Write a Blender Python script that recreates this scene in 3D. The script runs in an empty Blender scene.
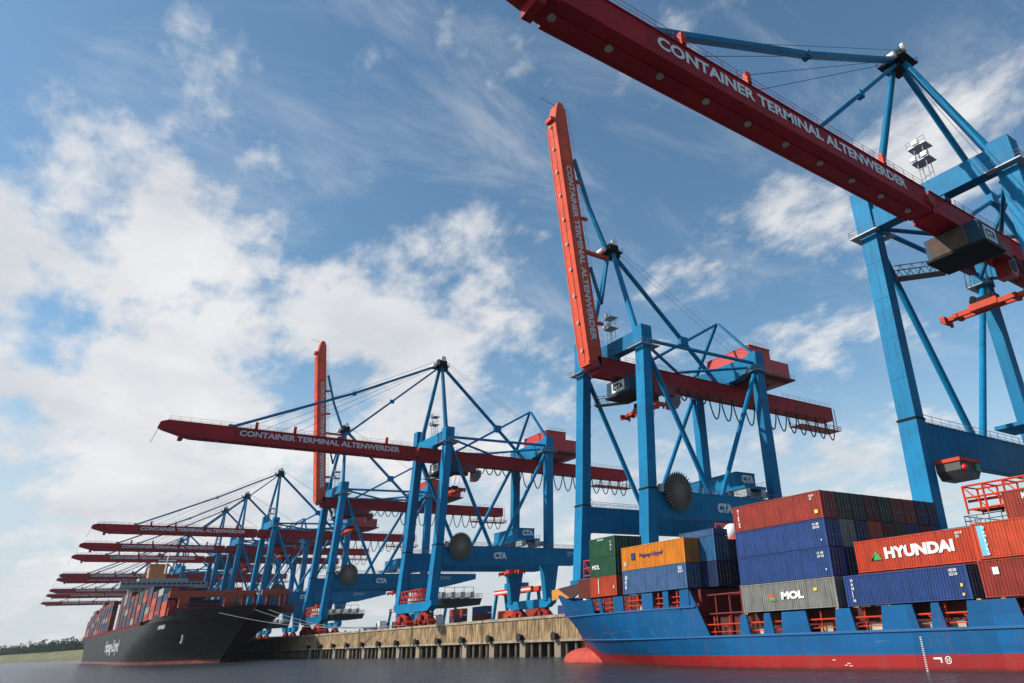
import bpy, math, random
from mathutils import Vector, Matrix
random.seed(7)
R = math.radians
scn = bpy.context.scene
# ------------------------------------------------------------------ camera
cam_data = bpy.data.cameras.new('camera'); cam = bpy.data.objects.new('camera', cam_data)
scn.collection.objects.link(cam); scn.camera = cam
cam_data.sensor_width = 36; cam_data.lens = 697.559/1024*36
cam_data.shift_x = (512-615.742)/1024; cam_data.shift_y = (292.433-341.5)/1024
cam_data.clip_start = .5; cam_data.clip_end = 12000
def camera_matrix():
    y, t, r = R(39.21), R(25.623), R(3.059)
    fw = Vector((math.cos(y)*math.cos(t), -math.sin(y)*math.cos(t), math.sin(t)))
    rt = Vector((-math.sin(y), -math.cos(y), 0)); up = rt.cross(fw)
    r2 = rt*math.cos(r)-up*math.sin(r); u2 = up*math.cos(r)+rt*math.sin(r)
    m = Matrix((r2, u2, -fw)).transposed().to_4x4(); m.translation = Vector((0, 88.416, 4.749)); return m, fw, r2, u2
CM, FW, RT, UP = camera_matrix()
cam.matrix_world = CM
def pixdir(px, py):            # direction in the sky, used once to lay out where the clouds gather
    return (FW + RT*((px-615.742)/697.559) + UP*((292.433-py)/697.559)).normalized()
# ------------------------------------------------------------------ sun and sky
SUN = Vector((.40*.82, .917*.82, .572)).normalized()
sd = bpy.data.lights.new('sun', 'SUN'); so = bpy.data.objects.new('sun', sd); scn.collection.objects.link(so)
sd.energy = 5.0; sd.angle = R(.5); sd.color = (1, .93, .83)
so.rotation_euler = SUN.to_track_quat('Z', 'Y').to_euler(); so.location = (0, 50, 300)
world = bpy.data.worlds.new('World'); scn.world = world; world.use_nodes = True
def build_world():
    nt = world.node_tree; N = nt.nodes; L = nt.links; N.clear()
    out = N.new('ShaderNodeOutputWorld'); bg = N.new('ShaderNodeBackground'); bg.inputs[1].default_value = .070
    L.new(bg.outputs[0], out.inputs[0])
    sky = N.new('ShaderNodeTexSky'); sky.sky_type = 'NISHITA'; sky.sun_disc = False
    sky.sun_elevation = math.asin(SUN.z); sky.sun_rotation = math.atan2(SUN.x, SUN.y)
    sky.air_density = 1.0; sky.dust_density = .6; sky.ozone_density = 1.6
    tc = N.new('ShaderNodeTexCoord'); sp = N.new('ShaderNodeSeparateXYZ'); L.new(tc.outputs['Generated'], sp.inputs[0])
    def m(op, a, b=None, c=None):
        n = N.new('ShaderNodeMath'); n.operation = op
        for i, v in enumerate((a, b, c)):
            if v is None: continue
            if isinstance(v, (int, float)): n.inputs[i].default_value = v
            else: L.new(v, n.inputs[i])
        return n.outputs[0]
    zc = m('MAXIMUM', sp.outputs[2], 0.0); den = m('ADD', zc, .30)
    cb = N.new('ShaderNodeCombineXYZ'); L.new(m('DIVIDE', sp.outputs[0], den), cb.inputs[0]); L.new(m('DIVIDE', sp.outputs[1], den), cb.inputs[1])
    def noise(scale, det, rough, dist=0, off=(0, 0, 0), stretch=(1, 1, 1)):
        mp = N.new('ShaderNodeMapping'); L.new(cb.outputs[0], mp.inputs[0]); mp.inputs['Location'].default_value = off; mp.inputs['Scale'].default_value = stretch
        n = N.new('ShaderNodeTexNoise'); n.inputs['Scale'].default_value = scale; n.inputs['Detail'].default_value = det
        n.inputs['Roughness'].default_value = rough; n.inputs['Distortion'].default_value = dist; L.new(mp.outputs[0], n.inputs[0]); return n.outputs[0]
    big = noise(3.0, 13, .60, .10, (3.1, 1.7, 0), (1, 1.3, 1)); fine = noise(11, 8, .6, .2, (7, 2, 0), (1, 1.5, 1))
    cov = None
    blobs = [((20, 250), .15, .24), ((30, 130), .09, .36), ((120, 270), .12, .16), ((230, 300), .12, .22), ((340, 285), .11, .26), ((440, 280), .09, .22), ((530, 255), .08, .18),
             ((90, 370), .10, .12), ((140, 420), .10, .10), ((210, 440), .09, .06), ((280, 500), .10, .26), ((60, 500), .12, .16), ((180, 500), .10, .14), ((430, 390), .10, .20), ((520, 350), .08, .14), ((370, 350), .08, .14),
             ((110, 570), .14, .20), ((480, 520), .14, .26), ((820, 490), .14, .24), ((960, 480), .10, .16), ((640, 520), .10, .2),
             ((30, 330), .045, -.20), ((290, 385), .06, -.16), ((100, 455), .05, -.14), ((90, 195), .04, -.10),
             ((215, 65), .05, .10), ((230, 145), .07, .26), ((285, 180), .04, .12), ((125, 150), .06, .12), ((490, 55), .07, .24), ((640, 80), .06, .20), ((760, 165), .05, .16), ((985, 90), .12, .20), ((930, 170), .08, .18),
             ((780, 245), .09, .20), ((660, 250), .08, .18), ((850, 220), .07, .14), ((800, 320), .08, .16), ((700, 10), .06, .14), ((860, 330), .06, .1),
             ((380, 120), .13, -.16), ((560, 150), .07, -.10), ((80, 40), .10, -.12), ((820, 60), .08, -.12), ((700, 330), .06, -.08)]
    for (px, py), rad, w in blobs:
        d = N.new('ShaderNodeVectorMath'); d.operation = 'DOT_PRODUCT'; L.new(tc.outputs['Generated'], d.inputs[0]); d.inputs[1].default_value = pixdir(px, py)
        g = m('EXPONENT', m('MULTIPLY', m('SUBTRACT', d.outputs['Value'], 1.0), 1/(rad*rad*.75)))
        t = m('MULTIPLY', g, w); cov = t if cov is None else m('ADD', cov, t)
    def lobe(v, rad):
        d = N.new('ShaderNodeVectorMath'); d.operation = 'DOT_PRODUCT'; L.new(tc.outputs['Generated'], d.inputs[0]); d.inputs[1].default_value = v
        return m('EXPONENT', m('MULTIPLY', m('SUBTRACT', d.outputs['Value'], 1.0), 1/(rad*rad)))
    cov = m('ADD', cov, m('MULTIPLY', lobe((-.85, -.1, .5), .75), -.5))      # cloud thinned in the unseen sky behind the viewer, to lower fill light
    bright = m('MULTIPLY_ADD', lobe(pixdir(300, 600), 1.0), .62, .38)       # pale horizon full up the river, dimmed out of view to lower fill light
    dens = m('ADD', m('ADD', m('MULTIPLY', big, 2.0), m('MULTIPLY', fine, .42)), cov)
    mr = N.new('ShaderNodeMapRange'); mr.interpolation_type = 'SMOOTHSTEP'; L.new(dens, mr.inputs[0]); mr.inputs[1].default_value = 1.33; mr.inputs[2].default_value = 1.72
    hz = N.new('ShaderNodeMapRange'); L.new(sp.outputs[2], hz.inputs[0]); hz.inputs[1].default_value = .02; hz.inputs[2].default_value = .38; hz.inputs[3].default_value = .85; hz.inputs[4].default_value = 0
    hz.interpolation_type = 'SMOOTHERSTEP'
    shade = N.new('ShaderNodeMapRange'); L.new(noise(3.0, 9, .6, .2, (1, 5, 2)), shade.inputs[0]); shade.inputs[1].default_value = .35; shade.inputs[2].default_value = .7
    cc = N.new('ShaderNodeMix'); cc.data_type = 'RGBA'; L.new(shade.outputs[0], cc.inputs[0]); cc.inputs[6].default_value = (12.9, 12.8, 12.8, 1); cc.inputs[7].default_value = (8.9, 9.3, 10.0, 1)
    tint = N.new('ShaderNodeMix'); tint.data_type = 'RGBA'; tint.blend_type = 'MULTIPLY'; tint.inputs[0].default_value = 1
    L.new(sky.outputs[0], tint.inputs[6]); tint.inputs[7].default_value = (1.72, 2.16, 2.16, 1)
    h = N.new('ShaderNodeMix'); h.data_type = 'RGBA'; L.new(m('MULTIPLY', hz.outputs[0], bright), h.inputs[0]); L.new(tint.outputs[2], h.inputs[6]); h.inputs[7].default_value = (9.2, 9.65, 10.4, 1)
    mx = N.new('ShaderNodeMix'); mx.data_type = 'RGBA'; vl = N.new('ShaderNodeMapRange'); vl.interpolation_type = 'SMOOTHSTEP'; L.new(noise(2.2, 12, .66, .6, (4, 9, 1), (2.0, 1, 1)), vl.inputs[0]); vl.inputs[1].default_value = .46; vl.inputs[2].default_value = .76; vl.inputs[4].default_value = .34
    L.new(m('MULTIPLY', m('MAXIMUM', mr.outputs[0], vl.outputs[0]), .95), mx.inputs[0]); L.new(h.outputs[2], mx.inputs[6]); L.new(cc.outputs[2], mx.inputs[7])
    L.new(mx.outputs[2], bg.inputs[0])
build_world()
scn.view_settings.view_transform = 'Standard'; scn.view_settings.look = 'None'; scn.view_settings.exposure = 0; scn.view_settings.gamma = 1
scn.render.engine = 'CYCLES'; scn.cycles.max_bounces = 5; scn.cycles.diffuse_bounces = 2; scn.cycles.glossy_bounces = 2
# ------------------------------------------------------------------ materials
MATS = {}
def mat(name, col, rough=.5, metal=0, var=.12, nscale=.6, dirt=None, dirt_amt=.35, dirt_scale=(1, 1, .12), dirt_lo=.52, bump=0, bscale=8, spec=.5, worn=None):
    if name in MATS: return MATS[name]
    m = bpy.data.materials.new(name); m.use_nodes = True; nt = m.node_tree; N = nt.nodes; L = nt.links
    b = N['Principled BSDF']; b.inputs['Roughness'].default_value = rough; b.inputs['Metallic'].default_value = metal
    b.inputs['Specular IOR Level'].default_value = spec
    tc = N.new('ShaderNodeTexCoord'); oi = N.new('ShaderNodeObjectInfo')
    n = N.new('ShaderNodeTexNoise'); n.inputs['Scale'].default_value = nscale; n.inputs['Detail'].default_value = 7; L.new(tc.outputs['Object'], n.inputs[0])
    mr = N.new('ShaderNodeMapRange'); L.new(n.outputs[0], mr.inputs[0]); mr.inputs[1].default_value = .3; mr.inputs[2].default_value = .7
    mr.inputs[3].default_value = 1-var; mr.inputs[4].default_value = 1+var
    rn = N.new('ShaderNodeMapRange'); L.new(oi.outputs['Random'], rn.inputs[0]); rn.inputs[3].default_value = .86; rn.inputs[4].default_value = 1.14
    mm = N.new('ShaderNodeMath'); mm.operation = 'MULTIPLY'; L.new(mr.outputs[0], mm.inputs[0]); L.new(rn.outputs[0], mm.inputs[1])
    mc = N.new('ShaderNodeVectorMath'); mc.operation = 'SCALE'; mc.inputs[0].default_value = col; L.new(mm.outputs[0], mc.inputs['Scale'])
    colout = mc.outputs[0]
    if dirt:
        mp = N.new('ShaderNodeMapping'); mp.inputs['Scale'].default_value = dirt_scale; L.new(tc.outputs['Object'], mp.inputs[0])
        n2 = N.new('ShaderNodeTexNoise'); n2.inputs['Scale'].default_value = 1.6; n2.inputs['Detail'].default_value = 9; n2.inputs['Roughness'].default_value = .65; L.new(mp.outputs[0], n2.inputs[0])
        r2 = N.new('ShaderNodeMapRange'); L.new(n2.outputs[0], r2.inputs[0]); r2.inputs[1].default_value = dirt_lo; r2.inputs[2].default_value = dirt_lo+.2; r2.inputs[4].default_value = dirt_amt
        mx = N.new('ShaderNodeMix'); mx.data_type = 'RGBA'; L.new(r2.outputs[0], mx.inputs[0]); L.new(colout, mx.inputs[6]); mx.inputs[7].default_value = (*dirt, 1); colout = mx.outputs[2]
    if worn:
        sz, rc = worn
        mp2 = N.new('ShaderNodeMapping'); mp2.inputs['Scale'].default_value = (1/sz[0], 1/sz[1], 1/sz[2]); L.new(tc.outputs['Object'], mp2.inputs[0])
        fl = N.new('ShaderNodeVectorMath'); fl.operation = 'FLOOR'; L.new(mp2.outputs[0], fl.inputs[0]); wn = N.new('ShaderNodeTexWhiteNoise'); L.new(fl.outputs[0], wn.inputs[0])
        wr = N.new('ShaderNodeMapRange'); L.new(wn.outputs[0], wr.inputs[0]); wr.inputs[3].default_value = .87; wr.inputs[4].default_value = 1.1
        sc = N.new('ShaderNodeVectorMath'); sc.operation = 'SCALE'; L.new(colout, sc.inputs[0]); L.new(wr.outputs[0], sc.inputs['Scale'])
        mp3 = N.new('ShaderNodeMapping'); mp3.inputs['Scale'].default_value = (2.2, 2.2, .35); L.new(tc.outputs['Object'], mp3.inputs[0])
        n4 = N.new('ShaderNodeTexNoise'); n4.inputs['Scale'].default_value = 1.3; n4.inputs['Detail'].default_value = 12; n4.inputs['Roughness'].default_value = .72; L.new(mp3.outputs[0], n4.inputs[0])
        r4 = N.new('ShaderNodeMapRange'); L.new(n4.outputs[0], r4.inputs[0]); r4.inputs[1].default_value = .60; r4.inputs[2].default_value = .70; r4.inputs[4].default_value = .75
        mx4 = N.new('ShaderNodeMix'); mx4.data_type = 'RGBA'; L.new(r4.outputs[0], mx4.inputs[0]); L.new(sc.outputs[0], mx4.inputs[6]); mx4.inputs[7].default_value = (*rc, 1); colout = mx4.outputs[2]
    L.new(colout, b.inputs['Base Color'])
    if bump:
        n3 = N.new('ShaderNodeTexNoise'); n3.inputs['Scale'].default_value = bscale; n3.inputs['Detail'].default_value = 5; L.new(tc.outputs['Object'], n3.inputs[0])
        bp = N.new('ShaderNodeBump'); bp.inputs['Strength'].default_value = bump; bp.inputs['Distance'].default_value = .1; L.new(n3.outputs[0], bp.inputs['Height']); L.new(bp.outputs[0], b.inputs['Normal'])
    MATS[name] = m; return m
BLUE = mat('crane_blue_paint', (.002, .168, .345), .55, var=.10, nscale=.25, dirt=(.006, .07, .14), dirt_amt=.6, dirt_lo=.50, spec=.14, worn=((7, 9, 6.3), (.05, .045, .045)), dirt_scale=(1.2, 1.2, .09))
BLUE2 = mat('crane_pale_blue_paint', (.05, .27, .48), .45, var=.08, nscale=.3, dirt=(.03, .14, .28), dirt_amt=.3)
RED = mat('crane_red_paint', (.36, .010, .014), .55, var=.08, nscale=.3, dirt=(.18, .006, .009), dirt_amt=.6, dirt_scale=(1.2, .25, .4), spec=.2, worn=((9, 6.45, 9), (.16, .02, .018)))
REDO = mat('orange_red_paint', (.58, .052, .018), .55, spec=.2, var=.1, nscale=.5, dirt=(.3, .02, .01), dirt_amt=.3)
DARK = mat('dark_steel', (.012, .012, .015), .7, var=.2, spec=.15)
STEEL = mat('galvanised_steel', (.30, .31, .32), .5, metal=.3, var=.15)
WHITE = mat('white_paint', (.78, .78, .76), .5, var=.05)
LETTER = mat('white_lettering', (.66, .65, .64), .5, var=.04)
LAMP = mat('lamp_glass', (.38, .37, .35), .3, var=.03)
RUST = mat('rusty_brown', (.22, .09, .04), .8, var=.25)
TANP = mat('weathered_brown_panel', (.085, .05, .035), .8, var=.3, nscale=.8)
RUB = mat('black_rubber', (.012, .012, .012), .7, var=.2)
GLASS = mat('dark_window_glass', (.02, .05, .05), .08, var=.05)
GREEN = mat('green_lamp_paint', (.01, .22, .12), .4)
YEL = mat('yellow_paint', (.70, .38, .03), .5)
ROPE = mat('steel_rope', (.05, .055, .06), .5)
MOOR = mat('pale_mooring_rope', (.22, .22, .21), .8)
# ------------------------------------------------------------------ mesh helper.  Authoring axes: x along the quay, y towards land, z up; y is flipped on linking
class M:
    def __init__(s): s.v = []; s.f = []; s.sm = []
    def add(s, vs, fs, smooth=False):
        o = len(s.v); s.v += [tuple(v) for v in vs]; s.f += [tuple(i+o for i in f) for f in fs]; s.sm += [smooth]*len(fs)
    def box(s, x0, x1, y0, y1, z0, z1):
        s.add([(x0,y0,z0),(x1,y0,z0),(x1,y1,z0),(x0,y1,z0),(x0,y0,z1),(x1,y0,z1),(x1,y1,z1),(x0,y1,z1)],
              [(0,3,2,1),(4,5,6,7),(0,1,5,4),(1,2,6,5),(2,3,7,6),(3,0,4,7)]); return s
    def hexa(s, b, t):      # two quads of four corners
        s.add(list(b)+list(t), [(0,3,2,1),(4,5,6,7),(0,1,5,4),(1,2,6,5),(2,3,7,6),(3,0,4,7)]); return s
    def beam(s, p, q, w, h, w2=None, h2=None, up=(0, 0, 1)):
        p = Vector(p); q = Vector(q); d = (q-p).normalized(); u = Vector(up)
        if abs(d.dot(u)) > .98: u = Vector((0, 1, 0))
        a = d.cross(u).normalized(); b = a.cross(d).normalized(); w2 = w if w2 is None else w2; h2 = h if h2 is None else h2
        c = lambda o, W, H: [o-a*W/2-b*H/2, o+a*W/2-b*H/2, o+a*W/2+b*H/2, o-a*W/2+b*H/2]
        s.add(c(p, w, h)+c(q, w2, h2), [(3,2,1,0),(4,5,6,7),(0,1,5,4),(1,2,6,5),(2,3,7,6),(3,0,4,7)][:6]); return s
    def tube(s, p, q, r, n=8, r2=None):
        p = Vector(p); q = Vector(q); d = (q-p).normalized(); u = Vector((0, 0, 1)) if abs(d.z) < .9 else Vector((0, 1, 0))
        a = d.cross(u).normalized(); b = a.cross(d); r2 = r if r2 is None else r2; vs = []
        for o, rr in ((p, r), (q, r2)):
            for i in range(n): t = 2*math.pi*i/n; vs.append(o+a*rr*math.cos(t)+b*rr*math.sin(t))
        s.add(vs, [(i, (i+1) % n, n+(i+1) % n, n+i) for i in range(n)], n > 5)
        s.add(vs[:n], [tuple(range(n))[::-1]]); s.add(vs[n:], [tuple(range(n))]); return s
    def path(s, pts, r, n=6):
        for a, b in zip(pts, pts[1:]): s.tube(a, b, r, n)
        return s
    def rail(s, p, q, h=1.1, step=2.0, r=.045, off=0):
        p = Vector(p); q = Vector(q); L = (q-p).length; n = max(1, round(L/step)); U = Vector((0, 0, h))
        s.tube(p+U, q+U, r, 4); s.tube(p+U*.5, q+U*.5, r*.8, 4)
        for i in range(n+1): o = p+(q-p)*i/n; s.tube(o, o+U, r, 4)
        return s
    def prism(s, pts2, x0, x1, axis='x'):   # polygon in (y,z) extruded along x (or (x,z) along y)
        n = len(pts2)
        f = (lambda t, a, b: (t, a, b)) if axis == 'x' else ((lambda t, a, b: (a, t, b)) if axis == 'y' else (lambda t, a, b: (a, b, t)))
        s.add([f(x0, *p) for p in pts2]+[f(x1, *p) for p in pts2], [tuple(range(n)), tuple(range(n, 2*n))[::-1]]+[(i, n+i, n+(i+1) % n, (i+1) % n) for i in range(n)]); return s
    def ball(s, c, r, n=12, m=8, sx=1, sy=1, sz=1):
        vs = []
        for j in range(m+1):
            a = math.pi*j/m
            for i in range(n): t = 2*math.pi*i/n; vs.append((c[0]+r*sx*math.sin(a)*math.cos(t), c[1]+r*sy*math.sin(a)*math.sin(t), c[2]+r*sz*math.cos(a)))
        s.add(vs, [(j*n+i, j*n+(i+1) % n, (j+1)*n+(i+1) % n, (j+1)*n+i) for j in range(m) for i in range(n)], True); return s
    def mesh(s, name, off=(0, 0, 0)):
        me = bpy.data.meshes.new(name)
        me.from_pydata([(x-off[0], -(y-off[1]), z-off[2]) for x, y, z in s.v], [], [f[::-1] for f in s.f])
        me.polygons.foreach_set('use_smooth', s.sm)
        import bmesh
        bm = bmesh.new(); bm.from_mesh(me); bmesh.ops.recalc_face_normals(bm, faces=bm.faces); bm.to_mesh(me); bm.free()
        me.update(); return me
CACHE = {}
def obj(name, me, m, parent=None, loc=(0, 0, 0)):
    if isinstance(me, M): me = me.mesh(name)
    o = bpy.data.objects.new(name, me); scn.collection.objects.link(o)
    if m is not None:
        if not me.materials: me.materials.append(m)
        o.material_slots[0].link = 'OBJECT'; o.material_slots[0].material = m
    o.location = (loc[0], -loc[1], loc[2])
    if parent: o.parent = parent
    return o
def thing(name, label, cat, loc=(0, 0, 0), group=None):
    o = bpy.data.objects.new(name, None); scn.collection.objects.link(o); o.location = (loc[0], -loc[1], loc[2]); o.empty_display_size = .5
    tag(o, label, cat, group); return o
def tag(o, label, cat, group=None, kind=None):
    o['label'] = label; o['category'] = cat
    if group: o['group'] = group
    if kind: o['kind'] = kind
    return o
def cached(key, fn):
    if key not in CACHE: CACHE[key] = fn()
    return CACHE[key]
# lettering: real letters, their width and height set in metres
def text_mesh(key, body, width, height, origin, face, bold=.02, off=(0, 0, 0), depth=.03, shear=0):
    if key in CACHE: return CACHE[key]
    cu = bpy.data.curves.new(key, 'FONT'); cu.body = body; cu.size = 1; cu.offset = bold; cu.extrude = .5; cu.resolution_u = 3; cu.shear = shear
    to = bpy.data.objects.new(key, cu); scn.collection.objects.link(to); bpy.context.view_layer.update()
    me = bpy.data.meshes.new_from_object(to.evaluated_get(bpy.context.evaluated_depsgraph_get())); bpy.data.objects.remove(to); bpy.data.curves.remove(cu)
    xs = [v.co.x for v in me.vertices]; ys = [v.co.y for v in me.vertices]; x0, x1, y0, y1 = min(xs), max(xs), min(ys), max(ys)
    ax, nn = {'-X': (Vector((0, -1, 0)), Vector((-1, 0, 0))), '-Y': (Vector((-1, 0, 0)), Vector((0, 1, 0)))}[face]
    o = Vector((origin[0]-off[0], -(origin[1]-off[1]), origin[2]-off[2]))
    for v in me.vertices:
        u = (v.co.x-x0)/(x1-x0)*width; w = (v.co.y-y0)/(y1-y0)*height
        v.co = o+ax*u+Vector((0, 0, w))+nn*(v.co.z*2*depth/2)
    me.update(); CACHE[key] = me; return me
def vtext_mesh(key, body, width, height, origin, off=(0, 0, 0)):   # small marks stacked downwards, on a face towards the water
    return text_mesh(key, '\n'.join(body), width, height, origin, '-Y', .02, off)
# ------------------------------------------------------------------ setting: water, quay, shore
WZ = .12; QZ = 7.48
def water_material():
    m = bpy.data.materials.new('river_water'); m.use_nodes = True; N = m.node_tree.nodes; L = m.node_tree.links; b = N['Principled BSDF']
    b.inputs['Base Color'].default_value = (.042, .047, .055, 1); b.inputs['Roughness'].default_value = .22; b.inputs['IOR'].default_value = 1.33
    tc = N.new('ShaderNodeTexCoord'); hs = None
    for sc, st, rot, amp, det in ((.16, (1, .5, 1), .5, 1.0, 4), (.75, (1, .6, 1), -.35, .42, 7), (2.6, (1, .8, 1), .9, .12, 6)):
        mp = N.new('ShaderNodeMapping'); L.new(tc.outputs['Object'], mp.inputs[0]); mp.inputs['Scale'].default_value = st; mp.inputs['Rotation'].default_value = (0, 0, rot)
        n = N.new('ShaderNodeTexNoise'); n.inputs['Scale'].default_value = sc; n.inputs['Detail'].default_value = det; n.inputs['Roughness'].default_value = .6; L.new(mp.outputs[0], n.inputs[0])
        k = N.new('ShaderNodeMath'); k.operation = 'MULTIPLY_ADD'; L.new(n.outputs[0], k.inputs[0]); k.inputs[1].default_value = amp
        if hs is None: k.inputs[2].default_value = 0
        else: L.new(hs, k.inputs[2])
        hs = k.outputs[0]
    bp = N.new('ShaderNodeBump'); bp.inputs['Strength'].default_value = 1; bp.inputs['Distance'].default_value = 1.7; L.new(hs, bp.inputs['Height']); L.new(bp.outputs[0], b.inputs['Normal'])
    return m
w = obj('water', M().add([(-1500, -4000, WZ), (9000, -4000, WZ), (9000, 1200, WZ), (-1500, 1200, WZ)], [(0, 1, 2, 3)]) or (lambda s: (s.add([(-1500, -4000, WZ), (9000, -4000, WZ), (9000, 1200, WZ), (-1500, 1200, WZ)], [(0, 1, 2, 3)]), s)[1])(M()), water_material()); w['kind'] = 'structure'
conc = mat('quay_concrete', (.15, .145, .135), .85, var=.15, nscale=.3, bump=.3)
q = M(); q.box(-220, 1230, -3.2, 900, QZ-1.2, QZ); q.box(-220, 1230, 3.5, 900, -8, QZ-1.2); g = obj('quay_ground', q, conc); g['kind'] = 'structure'
def quay_wall():
    tanm = mat('ochre_weathered_facing', (.31, .205, .105), .9, var=.4, nscale=.35, dirt_lo=.42, dirt=(.05, .032, .018), dirt_amt=.95, dirt_scale=(1.1, 1.1, .14), bump=.5, bscale=3, worn=((2.1, 50, 50), (.08, .05, .03)))
    cap = mat('pale_quay_cap', (.33, .27, .19), .9, var=.3, worn=((3, 50, 50), (.12, .09, .06))); pile_m = mat('weathered_pile', (.15, .11, .075), .9, var=.4, dirt=(.015, .018, .012), dirt_amt=.9, dirt_scale=(1, 1, .3))
    X0, X1 = -60., 1225.; t = thing('quay_wall', 'long ochre quay wall of weathered panels on piles, under the cranes', 'quay wall', (500, -3.4, 0)); off = (500, -3.4, 0)
    f = M(); x = X0; 
    while x < X1: f.box(x, x+15.85, -3.40, -3.16, 3.35, QZ-.35); x += 16
    obj('facing', f.mesh('facing', off), tanm, t)
    c = M(); c.box(X0, X1, -3.62, -3.0, QZ-.33, QZ+.18); obj('cap', c.mesh('cap', off), cap, t)
    c = M(); c.box(X0, X1, -3.7, -2.6, 2.85, 3.33); obj('ledge', c.mesh('ledge', off), cap, t)
    pk = M(); pk.tube((0, 0, -6), (0, 0, 2.84), .42, 10); pm = pk.mesh('pile'); k = 0; x = 100.
    while x < 420 and k < 96: obj('pile', pm, pile_m, t, (x-500, .7, 0)); x += 3.2; k += 1
    rest = M()
    while x < X1: rest.tube((x, -2.7, -6), (x, -2.7, 2.84), .42, 6); x += 3.2
    o = obj('pile_row', rest.mesh('pile_row', off), pile_m, t); o['kind'] = 'stuff'
    for k in range(8):
        lx = 119+k*39.6; ld = M()
        for e in (-.25, .25): ld.tube((lx+e, -3.75, .2), (lx+e, -3.75, QZ+.6), .05, 5)
        for r_ in range(22): ld.tube((lx-.25, -3.75, .5+r_*.33), (lx+.25, -3.75, .5+r_*.33), .03, 4)
        obj('ladder', ld.mesh('ladder', off), mat('ladder_rusty', (.12, .06, .035), .8), t)
    back = M(); back.box(X0, X1, 3.2, 3.49, -8, 6.2); obj('back_wall', back.mesh('back_wall', off), mat('dark_concrete', (.03, .028, .025), .8), t)  # wall behind the piles, in one even dark tone
quay_wall()
ORD = ['first', 'second', 'third', 'fourth', 'fifth', 'sixth', 'seventh', 'eighth', 'ninth', 'tenth', 'eleventh', 'twelfth', 'thirteenth', 'fourteenth', 'fifteenth', 'sixteenth', 'seventeenth', 'eighteenth', 'nineteenth', 'twentieth', 'twenty-first', 'twenty-second', 'twenty-third', 'twenty-fourth', 'twenty-fifth', 'twenty-sixth']
def fender(x, i):
    def mk():
        a = M(); a.tube((0, -.0, 3.8), (0, -1.0, 3.8), .5, 12, .62); a.tube((0, -1.0, 3.8), (0, -1.2, 3.8), .85, 12); return a.mesh('fender')
    o = obj('fender', cached('fender', mk), RUB, None, (x, -3.45, 0)); tag(o, 'black rubber fender on the ochre wall, %s left of the blue ship\'s bow' % ORD[i], 'fender', 'fenders along the quay wall')
    me = cached('fender_mount', lambda: M().box(-1.1, 1.1, -.02, 1.0, -.9, 2.8).mesh('mount'))
    o2 = obj('support', me, mat('fender_block', (.25, .2, .15), .85), o, (0, 0, 0))
for i in range(13): fender(128+i*13.2, i)
for i in range(14):
    b = M(); b.tube((0, 0, 0), (0, 0, .5), .28, 10, .2); b.tube((0, 0, .5), (0, 0, .62), .38, 10, .33)
    o = obj('bollard', cached('bollard', lambda: b.mesh('bollard')), DARK, None, (122+i*13.2, -2.6, QZ+.02)); tag(o, 'short black mooring bollard on the quay edge, %s from the blue ship\'s bow' % ORD[i], 'bollard', 'bollards on the quay edge')
def shore():
    gm = mat('dry_grass_bank', (.125, .115, .045), .9, var=.5, nscale=.05, dirt=(.07, .10, .03), dirt_amt=.9, dirt_scale=(.012, .012, .05))
    a = M(); prof = [(-40, -3), (0, WZ-.1), (12, 2), (60, 3), (95, 14), (150, 15), (2600, 16)]; line = [(5200, -900), (3100, -360), (2000, -165), (1560, -92), (1089, -19), (1000, -4)]
    n = len(line)
    vs = []
    for k, (d, z) in enumerate(prof):
        for (x, y) in line:
            nx, ny = .155, .988     # inland
            vs.append((x+nx*d, y+ny*d*1.0 if True else y, z))
    a.add(vs, [(k*n+i, k*n+i+1, (k+1)*n+i+1, (k+1)*n+i) for k in range(len(prof)-1) for i in range(n-1)]); g = obj('river_bank', a, gm); g['kind'] = 'structure'
    # wood on the bank: thousands of leaf clumps on many crowns, one far mass
    fol = mat('far_foliage', (.028, .055, .020), .8, var=.5, nscale=.06, spec=.1)
    wd = M(); rnd = random.Random(3)
    def pt(t):
        s = t*(n-1); i = min(int(s), n-2); u = s-i; return line[i][0]+(line[i+1][0]-line[i][0])*u, line[i][1]+(line[i+1][1]-line[i][1])*u
    for k in range(900):
        x, y = pt(rnd.uniform(.18, .97)); d = rnd.uniform(92, 165); x += .155*d; y += .988*d; h = rnd.choice((rnd.uniform(9, 15), rnd.uniform(13, 23))) + (7 if 1500 < x < 1585 else 0); r = rnd.uniform(5, 9); wd.tube((x, y, 12), (x, y, 14+h*.5), .5, 4)
        for j in range(34):
            th = rnd.uniform(0, 6.28); rr = r*rnd.uniform(.2, 1); zz = rnd.uniform(-.85, 1); k2 = math.sqrt(max(0.05, 1-zz*zz)); c = (x+rr*k2*math.cos(th), y+rr*k2*math.sin(th), 14+h*.5+zz*h*.5); s = rnd.uniform(.9, 2.4)
            e = [Vector((rnd.gauss(0, 1), rnd.gauss(0, 1), rnd.gauss(0, 1))).normalized()*s for _ in range(4)]; C = Vector(c)
            wd.add([C+v for v in e], [(0, 1, 2), (0, 2, 3), (0, 3, 1), (1, 3, 2)])
    o = obj('distant_wood', wd, fol); tag(o, 'distant green wood along the grassy far bank', 'wood', None, 'stuff')
shore()
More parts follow.
